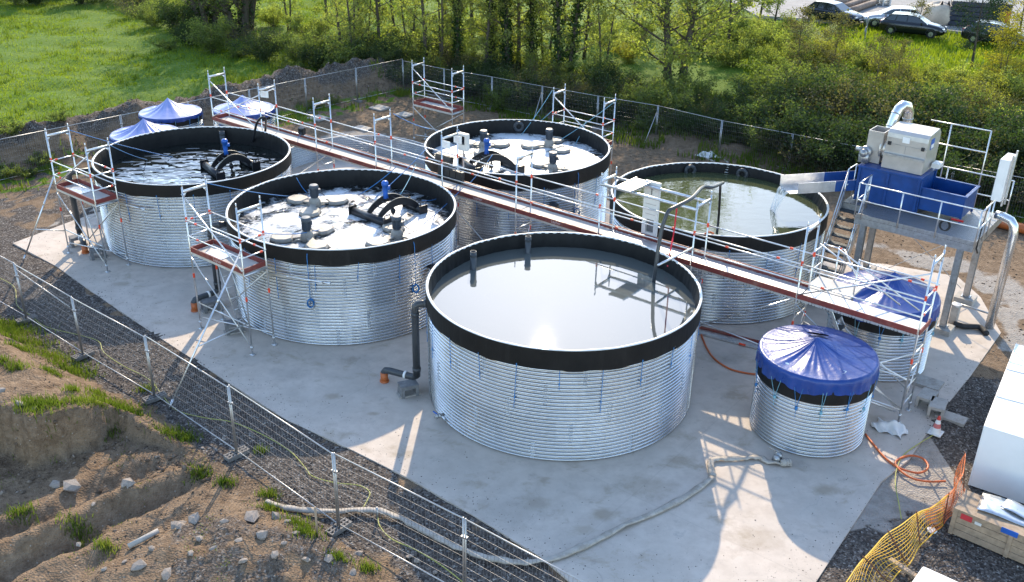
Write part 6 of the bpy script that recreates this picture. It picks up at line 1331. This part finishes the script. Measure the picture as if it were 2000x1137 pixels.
def shrub_proto(H, r, n, ls, m, seed, stems=9, name='shrub', up=.75):
    rnd = random.Random(seed); root = thing(name, name, 'shrub'); b = MB(); T = []
    for s in range(stems):
        az = 2*PI*s/stems+rnd.random(); el = rnd.uniform(.45, 1.4)*up+.2; d = Vector((math.cos(az)*math.cos(el), math.sin(az)*math.cos(el), math.sin(el))); L = H*rnd.uniform(.7, 1.1)/max(.55, math.sin(el))*.8; L = min(L, r*1.5 if el < .8 else H*1.1)
        q = [d*(L*f)+EZ*(-.12*L*f*f)+Vector((rnd.gauss(0, .04), rnd.gauss(0, .04), 0))*L for f in (0, .35, .7, 1)]; b.path(q, [.03, .022, .014, .006], 5)
        for f in (.25, .4, .55, .7, .85, 1): T.append(q[0].lerp(q[3], f))
        for j in range(7):
            f = rnd.uniform(.2, 1); o = q[0].lerp(q[3], f); dd = (d*.6+Vector((rnd.gauss(0, .7), rnd.gauss(0, .7), rnd.gauss(.15, .4)))).normalized(); e = o+dd*(L*rnd.uniform(.18, .42)); b.path([o, e], [.012, .004], 4)
            for g in (.4, .7, 1): T.append(o.lerp(e, g))
    b.build('stems', mBark, root); T = np.array([tuple(x) for x in T]); w = RNG.random(len(T))**1.4; w /= w.sum(); n = int(n*2.4); ls = ls*.66; C = T[RNG.choice(len(T), n, p=w)]+RNG.normal(size=(n, 3))*np.array([.15, .15, .12])*H/2; C[:, 2] = np.abs(C[:, 2]); leaf_mesh('foliage', C, ls, m, root); return root
SP = {'mid': shrub_proto(2.4, 1.7, 2600, .15, mLf2, 11), 'dark': shrub_proto(2.6, 1.8, 2600, .16, mLfD, 12), 'lite': shrub_proto(2.2, 1.6, 2300, .15, mLf1, 13), 'brown': shrub_proto(2.8, 1.7, 1700, .13, mLfB, 14, 12), 'yel': shrub_proto(2.2, 1.7, 2200, .15, mLf3, 15), 'bare': shrub_proto(2.2, 1.5, 500, .12, mLfB, 16, 16), 'pale': shrub_proto(2.4, 1.6, 2000, .14, mPale, 17), 'low': shrub_proto(1.0, 1.1, 1300, .12, mLf2, 18, 10, up=.5)}
SNAME = dict(mid='mid-green shrub', dark='dark green shrub', lite='light green shrub', brown='brownish budding shrub', yel='yellow-green shrub', bare='nearly bare twiggy shrub', pale='pale blossoming shrub', low='low spreading bush')
SH = []
rs = random.Random(5)
for x in range(-10, 350, 42): SH.append(('dark' if rs.random() < .6 else 'mid', x, rs.randint(-8, 14)+max(0, (x-150)//12), rs.uniform(.8, 1.1)))
for x, y, k in ((262, 34, 'bare'), (300, 52, 'mid'), (345, 62, 'dark'), (372, 90, 'dark'), (415, 104, 'mid'), (440, 88, 'bare'), (520, 118, 'dark'), (552, 96, 'bare'), (590, 122, 'mid'), (622, 132, 'dark'), (655, 136, 'low'), (604, 84, 'lite'), (535, 52, 'lite'), (500, 100, 'bare'), (466, 112, 'low'), (682, 142, 'mid'), (640, 100, 'bare'), (690, 82, 'lite'), (712, 140, 'lite'), (745, 142, 'dark'), (330, 98, 'low'), (575, 138, 'low'), (395, 44, 'mid'), (340, 28, 'lite')): SH.append((k, x, y, rs.uniform(.75, 1.05)))
def fy(x): return 178+(x-790)*.208                                  # foot of the back fence in the photo
for x in range(770, 1540, 38):
    for row, (dy, ks) in enumerate(((14, ('low', 'mid', 'dark', 'low')), (34, ('dark', 'mid', 'brown', 'mid')), (60, ('mid', 'lite', 'bare', 'dark')))):
        if 1190 < x < 1240 and row > 0 and rs.random() < .5: continue
        SH.append((rs.choice(ks), x+rs.randint(-16, 16), int(fy(x)-dy+rs.randint(-7, 7)), rs.uniform(.6, .95)*(1 if row else .85)))
for x in range(1500, 2040, 40):
    base = fy(x)
    for dy, ks in ((18, ('dark', 'bare', 'dark', 'low')), (48, ('dark', 'brown', 'dark', 'bare')), (84, ('brown', 'brown', 'dark', 'mid')), (122, ('brown', 'yel', 'mid', 'lite')), (160, ('yel', 'lite', 'brown', 'low')), (200, ('yel', 'lite', 'low'))):
        y = base-dy+rs.randint(-9, 9)
        if y < 128 or (x > 1840 and y < 168 and rs.random() < .5): continue
        if x > 1850 and 190 < y < 300 and rs.random() < .45: continue
        SH.append((rs.choice(ks), x+rs.randint(-16, 16), int(y), rs.uniform(.75, 1.1)*(1.15 if dy < 100 else .9)))
for x, y in ((1180, 128), (1205, 118), (1228, 134), (1250, 122), (1275, 140), (1290, 112), (1340, 128), (1370, 118), (1395, 130), (1425, 140), (1450, 120), (1365, 90), (1400, 84), (1430, 80), (1260, 90), (1215, 84), (1175, 96), (1300, 80), (1340, 74), (1120, 112), (1080, 118), (1040, 112), (990, 108), (940, 112), (900, 104), (850, 108), (800, 96), (760, 88), (720, 96), (1060, 80), (960, 76), (880, 72)): SH.append((rs.choice(('lite', 'lite', 'mid', 'yel', 'bare')), x+rs.randint(-10, 10), y+rs.randint(-8, 8), rs.uniform(.7, 1.0))) if rs.random() < .62 else None
SH += [('low', 38, 318, .7), ('low', 84, 330, .6), ('low', 16, 350, .6), ('low', 60, 345, .5), ('low', 128, 300, .55), ('low', 20, 300, .6), ('low', 236, 262, .6), ('low', 650, 205, .5), ('low', 615, 214, .45)]
SH += [('pale', 1588, 118, .8), ('pale', 1565, 106, .7), ('pale', 1340, 30, .8), ('yel', 1960, 165, .8), ('yel', 1995, 185, .9), ('lite', 1520, 120, .9), ('lite', 1475, 112, .9), ('lite', 1545, 88, .8), ('yel', 1600, 96, .5), ('lite', 1440, 92, .9)]
place(SP, SNAME, lambda k: 'shrubs of the wood and hedge', SH, lambda px, py: 'beside the berm along the left fence' if py > 190 and px < 700 else 'in the hedge at the meadow top' if px < 345 else 'in the thicket right of the meadow' if px < 760 else 'in the undergrowth behind the back fence' if px < 1500 else 'in the hedge behind the platform' if py > 215 else 'on the slope below the road')
for table in (TP, SP):
    for o in [o for o in table.values() if not o.get('_n')]:
        for c in list(o.children): bpy.data.objects.remove(c)
        bpy.data.objects.remove(o)
_g = defaultdict(list)
for k, L in USED.items():
    for px, o in L: _g[(o['_n'], o['_s'])].append((px, o))
for (n_, s_), L in _g.items():
    L.sort(key=lambda q: q[0])
    for i, (px, o) in enumerate(L):
        o['label'] = f'{n_} {s_}' + (f', {ordw(i)} such from left' if len(L) > 1 else ''); del o['_n']; del o['_s']
# ------------------------------------------------------------------ vehicles by the road
RZ = .62
mCarGlass = M('car_window_glass', (.02, .025, .028), .05, 0, .1, 1, spec=.9)
def paint(n, c, metal=.3): return M(n, c, .22, metal, .05, 1, coat=.6)
def make_car(label, front, rear, pm, wagon=True, L=4.35):
    f, r = G(*front, RZ), G(*rear, RZ); d = f-r; d.z = 0; c = (f+r)/2; rz = math.atan2(d.y, d.x); Wd = .88; S = L/4.35
    root = thing('parked_car', label, 'car', (c.x, c.y, RZ), rz, 'cars parked by the road'); st = []
    prof = [(-2.17, .42, .62, .70), (-2.12, .30, .90, .82), (-1.9, .24, .97, .86), (-1.0, .20, .95, .88), (0, .20, .94, .88), (.8, .20, .95, .88), (1.1, .20, .92, .87), (1.7, .22, .82, .85), (2.05, .28, .70, .78), (2.17, .38, .56, .66)]
    b = MB(); vs = []
    for x, zb, zs, w in prof:
        x *= S; vs += [(x, -w*.9, zb), (x, -w, zb+.18), (x, -w, zs-.16), (x, -w*.93, zs-.02), (x, -w*.5, zs+.03), (x, w*.5, zs+.03), (x, w*.93, zs-.02), (x, w, zs-.16), (x, w, zb+.18), (x, w*.9, zb)]
    N = len(prof); b.add(vs, [(i*10+k, i*10+(k+1) % 10, (i+1)*10+(k+1) % 10, (i+1)*10+k) for i in range(N-1) for k in range(10)]+[tuple(range(10)), tuple(range(N*10-1, N*10-11, -1))]); b_local(b, 'body', pm, root, True)
    pts = [(1.0, .93, .80), (.18, 1.40, .62), (-.5, 1.47, .62), (-1.45, 1.42, .60), (-2.0 if wagon else -1.95, .95, .74)]; b = MB()
    vs = [(x*S, s*w, z) for s in (-1, 1) for x, z, w in pts]; n = len(pts)
    b.add(vs, [(i, i+1, n+i+1, n+i) for i in range(n-1)]+[tuple(range(n)), tuple(range(2*n-1, n-1, -1))]); b_local(b, 'cabin', pm, root)
    def win(q, off):
        m = MB(); q = [Vector(p) for p in q]; nn = (q[1]-q[0]).cross(q[2]-q[0]).normalized(); nn = nn if nn.dot(Vector(off)) > 0 else -nn; m.add([p+nn*.008 for p in q], [tuple(range(len(q)))]); b_local(m, 'window', mCarGlass, root)
    def sp(x, z, s):                                             # point on the sloping cabin side
        t = (z-.94)/.5; return (x*S, s*(.795-.17*t), z)
    for s in (-1, 1):
        win([sp(.84, .99, s), sp(.22, 1.34, s), sp(-.32, 1.39, s), sp(-.32, .99, s)], (0, s, 0)); win([sp(-.40, .99, s), sp(-.40, 1.39, s), sp(-1.0, 1.38, s), sp(-1.12, .99, s)], (0, s, 0)); win([sp(-1.2, .99, s), sp(-1.08, 1.37, s), sp(-1.42, 1.34, s), sp(-1.8, 1.02, s)], (0, s, 0))
    win([(.95*S, -.72, .97), (.24*S, -.56, 1.37), (.24*S, .56, 1.37), (.95*S, .72, .97)], (1, 0, .5)); win([(-1.93*S, -.66, 1.0), (-1.52*S, -.54, 1.37), (-1.52*S, .54, 1.37), (-1.93*S, .66, 1.0)], (-1, 0, .5))
    for x in (1.32, -1.32):
        for s in (-1, 1):
            m = MB(); cc = Vector((x*S, s*.80, .315)); q = Vector((0, s, 0)); m.path([cc+Vector((math.cos(a), 0, math.sin(a)))*.245 for a in [2*PI*i/20 for i in range(20)]], .08, 8, closed=True); m.tube(cc-q*.06, cc+q*.05, .2, 18); w_ = b_local(m, 'wheel', mTyre, root, True)
            m = MB(); m.tube(cc+q*.05, cc+q*.075, .17, 10); b_local(m, 'rim', mAlloy, w_)
            m = MB(); m.path([Vector((x*S+.36*math.cos(a), s*.884, .315+.36*math.sin(a))) for a in [PI*i/12 for i in range(13)]], .028, 5); b_local(m, 'wheel_arch', mRubber, root)
    for s in (-1, 1):
        m = MB(); m.box((2.06*S, s*.58, .66), (.16, .30, .10)); b_local(m, 'headlight', mLampClear, root); m = MB(); m.box((-2.09*S, s*.68, .82), (.12, .16, .22)); b_local(m, 'tail_light', mLampRed, root); m = MB(); m.box((.62*S, s*.95, .98), (.12, .16, .11)); b_local(m, 'mirror', pm, root)
    for x0, x1 in ((2.12, 2.19), (-2.19, -2.12)): m = MB(); m.box(((x0+x1)/2*S, 0, .50), (.05, .5, .12)); b_local(m, 'number_plate', mWhite, root)
make_car('silver estate car facing left beside the pale road', (1692, 49), (1790, 55), paint('silver_car_paint', (.50, .50, .50), .6))
make_car('black car facing right in front of the silver estate car', (1838, 74), (1724, 62), paint('black_car_paint', (.008, .009, .011), .2), L=4.5)
make_car('dark car at the right end of the road, behind the young pine', (1992, 92), (1896, 80), paint('dark_car_paint', (.012, .014, .02), .2), L=4.4)
make_car('dark car half hidden by trees left of the silver car', (1672, 50), (1585, 36), paint('dark_blue_car_paint', (.010, .013, .02), .2), L=4.4)
# ------------------------------------------------------------------ yard
def log(a, c, r, lb):
    p, q = G(*a, RZ+r), G(*c, RZ+r); b = MB(); b.path([p, p.lerp(q, .3), p.lerp(q, .7), q], [r*1.05, r, r*.95, r*.88], 12); tag(b.build('felled_log', [mLogs][0], None, True, origin=p), lb, 'log', 'felled logs in the yard')
mLogs = M('log_bark', (.22, .16, .12), .9, 0, .35, 3, .4, 12)
for i, (a, c, r) in enumerate((((1652, 24), (1712, 3), .26), ((1640, 17), (1700, -4), .25), ((1628, 10), (1686, -10), .27), ((1618, 6), (1668, -12), .22), ((1646, 12), (1705, -7), .2))): log(a, c, r, ('pale felled log lying nearest the silver car', 'second felled log behind the nearest one', 'third felled log in the pile', 'short felled log at the left of the pile', 'slim felled log on the middle of the pile')[i])
p = G(1722, 9, RZ); root = thing('pallet_stack', 'stack of white pallets on the pale yard above the silver car', 'pallets', p); xd = Vector((1, -.1, 0)).normalized(); yd = Vector((.1, 1, 0)).normalized()
for k in range(4):
    b = MB(); b.box(p+EZ*(.12+.16*k), (1.3, 1.0, .03), (xd, yd, EZ))
    for x in (-.55, 0, .55): b.box(p+xd*x+EZ*(.04+.16*k), (.12, 1.0, .10), (xd, yd, EZ))
    b.build('pallet', mWhiteDirty, root)
p = G(1830, 44, RZ); b = MB(); 
b.lathe([(1.05, 0), (1.22, .3), (1.2, .8), (1.05, 1.2), (.7, 1.42), (.25, 1.5), (.02, 1.52)], 28, p, fn=lambda r, z, a: (r*(1+.06*math.sin(4*a)+.04*math.sin(9*a+z*5)), z*(1+.05*math.sin(3*a))))
tag(b.build('bulk_bag', M('dusty_bag_fabric', (.55, .46, .36), .8, 0, .2, 2, .2, 8), None, True, origin=p), 'big lumpy pale bulk bag beside the dark rack', 'bag')
for i, px in enumerate((1832, 1845)):
    p = G(px, 47, RZ); root = thing('a_frame', ('left' if i == 0 else 'right')+' dark A-shaped steel frame in front of the bulk bag', 'steel frame', p, 0, 'dark frames in the yard'); b = MB()
    for s in (-1, 1): b.tube(p+xd*(.38*s), p+EZ*1.7, .05, 6)
    b.build('struts', mRubber, root); b = MB(); b.tube(p-xd*.25+EZ*.6, p+xd*.25+EZ*.6, .035, 6); b.build('cross_bar', mRubber, root)
p0, p1 = G(1851, 50, RZ), G(1968, 58, RZ); xd = (p1-p0); Lr = xd.length; xd.normalize(); yd = Vector((-xd.y, xd.x, 0)); root = thing('tile_rack', 'dark blue-grey stacked rack under a white lettered banner', 'rack', p0); mRack = M('dark_blue_tiles', (.028, .035, .055), .5, 0, .25, 3)
for k in range(5):
    b = MB(); b.box(p0+xd*(Lr/2)+yd*.6+EZ*(.2+.36*k), (Lr, 1.2, .30), (xd, yd, EZ)); b.box(p0+xd*(Lr/2)+yd*.6+EZ*(.2+.36*k+.166), (Lr*.99, 1.1, .03), (xd, yd, EZ)); b.build('tile_layer', mRack, root, bevel=.02)
b = MB(); b.box(p0+xd*(Lr*.95)-yd*.02+EZ*.9, (.35, .03, .9), (xd, yd, EZ)); b.build('rust_patch', mOrangePVC, root)
zt = 1.95; root = thing('banner', 'white banner reading CREATON along the top of the dark rack', 'banner', p0+EZ*zt); b = MB(); b.box(p0+xd*(Lr*.5)+yd*.05+EZ*(zt+.36), (Lr*.98, .03, .62), (xd, yd, EZ)); b.build('sheet', mWhite, root)
b = MB()
for t_ in (.02, .5, .98): b.tube(p0+xd*(Lr*t_)+yd*.09+EZ*1.7, p0+xd*(Lr*t_)+yd*.09+EZ*(zt+.7), .03, 6)
b.build('poles', mZinc, root)
lettering('CREATON / CREATON', p0+xd*(Lr*.03)+yd*.03+EZ*(zt+.22), .36, xd, EZ, mTextDark, root)
lettering('Biber', p0+xd*(Lr*.76)+yd*.03+EZ*(zt+.22), .36, xd, EZ, mTextDark, root)
def road_sign(px, pyb, pyt, discs, label, red):
    p = G(px, pyb, .4); zt = ZH(p, pyt); root = thing('road_sign', label, 'road sign', (p.x, p.y, .3)); q = Vector((p.x, p.y, .3)); b = MB(); b.tube(q, Vector((p.x, p.y, zt)), .035, 8); b.build('post', mZinc, root)
    x = Vector((.45, .9, 0)).normalized(); n = x.cross(EZ)
    for k in range(discs): 
        c = Vector((p.x, p.y, zt-.32-.66*k)); b = MB(); b.tube(c-n*.05, c-n*.03, .31, 24); dk = b.build('disc', mZinc, root)
        b = MB(); b.tube(c-n*.075, c-n*.052, .30 if red else .29, 24); b.build('disc_face', mLampRed if red else mZinc, dk); b = MB(); b.tube(c-n*.09, c-n*.077, .22, 24); b.build('disc_centre', mWhite if red else mZinc, dk)
road_sign(1688, 84, 33, 2, 'grey post with two round signs seen from behind on the verge', False)
road_sign(1763, 74, 38, 1, 'single red-rimmed round road sign on the verge', True)
# ------------------------------------------------------------------ light
SUN_EL, SUN_AZ = R_(29.4), R_(2.2)                              # azimuth from +Y towards +X
w = bpy.data.worlds.new('World'); SC.world = w; w.use_nodes = True; nt = w.node_tree; bg = nt.nodes['Background']; sky = nt.nodes.new('ShaderNodeTexSky'); sky.sky_type = 'NISHITA'; sky.sun_disc = False
sky.sun_elevation = SUN_EL; sky.sun_rotation = SUN_AZ; sky.air_density = 1.0; sky.dust_density = .35; sky.ozone_density = .7; sky.altitude = 100
nt.links.new(sky.outputs[0], bg.inputs[0]); bg.inputs[1].default_value = .15
sl = bpy.data.lights.new('sun', 'SUN'); so = bpy.data.objects.new('sun', sl); COL.objects.link(so); sl.energy = 2.4; sl.angle = R_(.55); sl.color = (1, .84, .62)
sd = Vector((math.sin(SUN_AZ)*math.cos(SUN_EL), math.cos(SUN_AZ)*math.cos(SUN_EL), math.sin(SUN_EL))); so.rotation_euler = sd.to_track_quat('Z', 'Y').to_euler(); so.location = sd*200
SC.view_settings.view_transform = 'Standard'; SC.view_settings.look = 'None'; SC.view_settings.exposure = 1.58; SC.view_settings.gamma = 1
SC.cycles.max_bounces = 7; SC.cycles.transparent_max_bounces = 8; SC.cycles.sample_clamp_indirect = 6
SC.render.engine = 'CYCLES'
try: SC.cycles.use_denoising = True
except Exception: pass
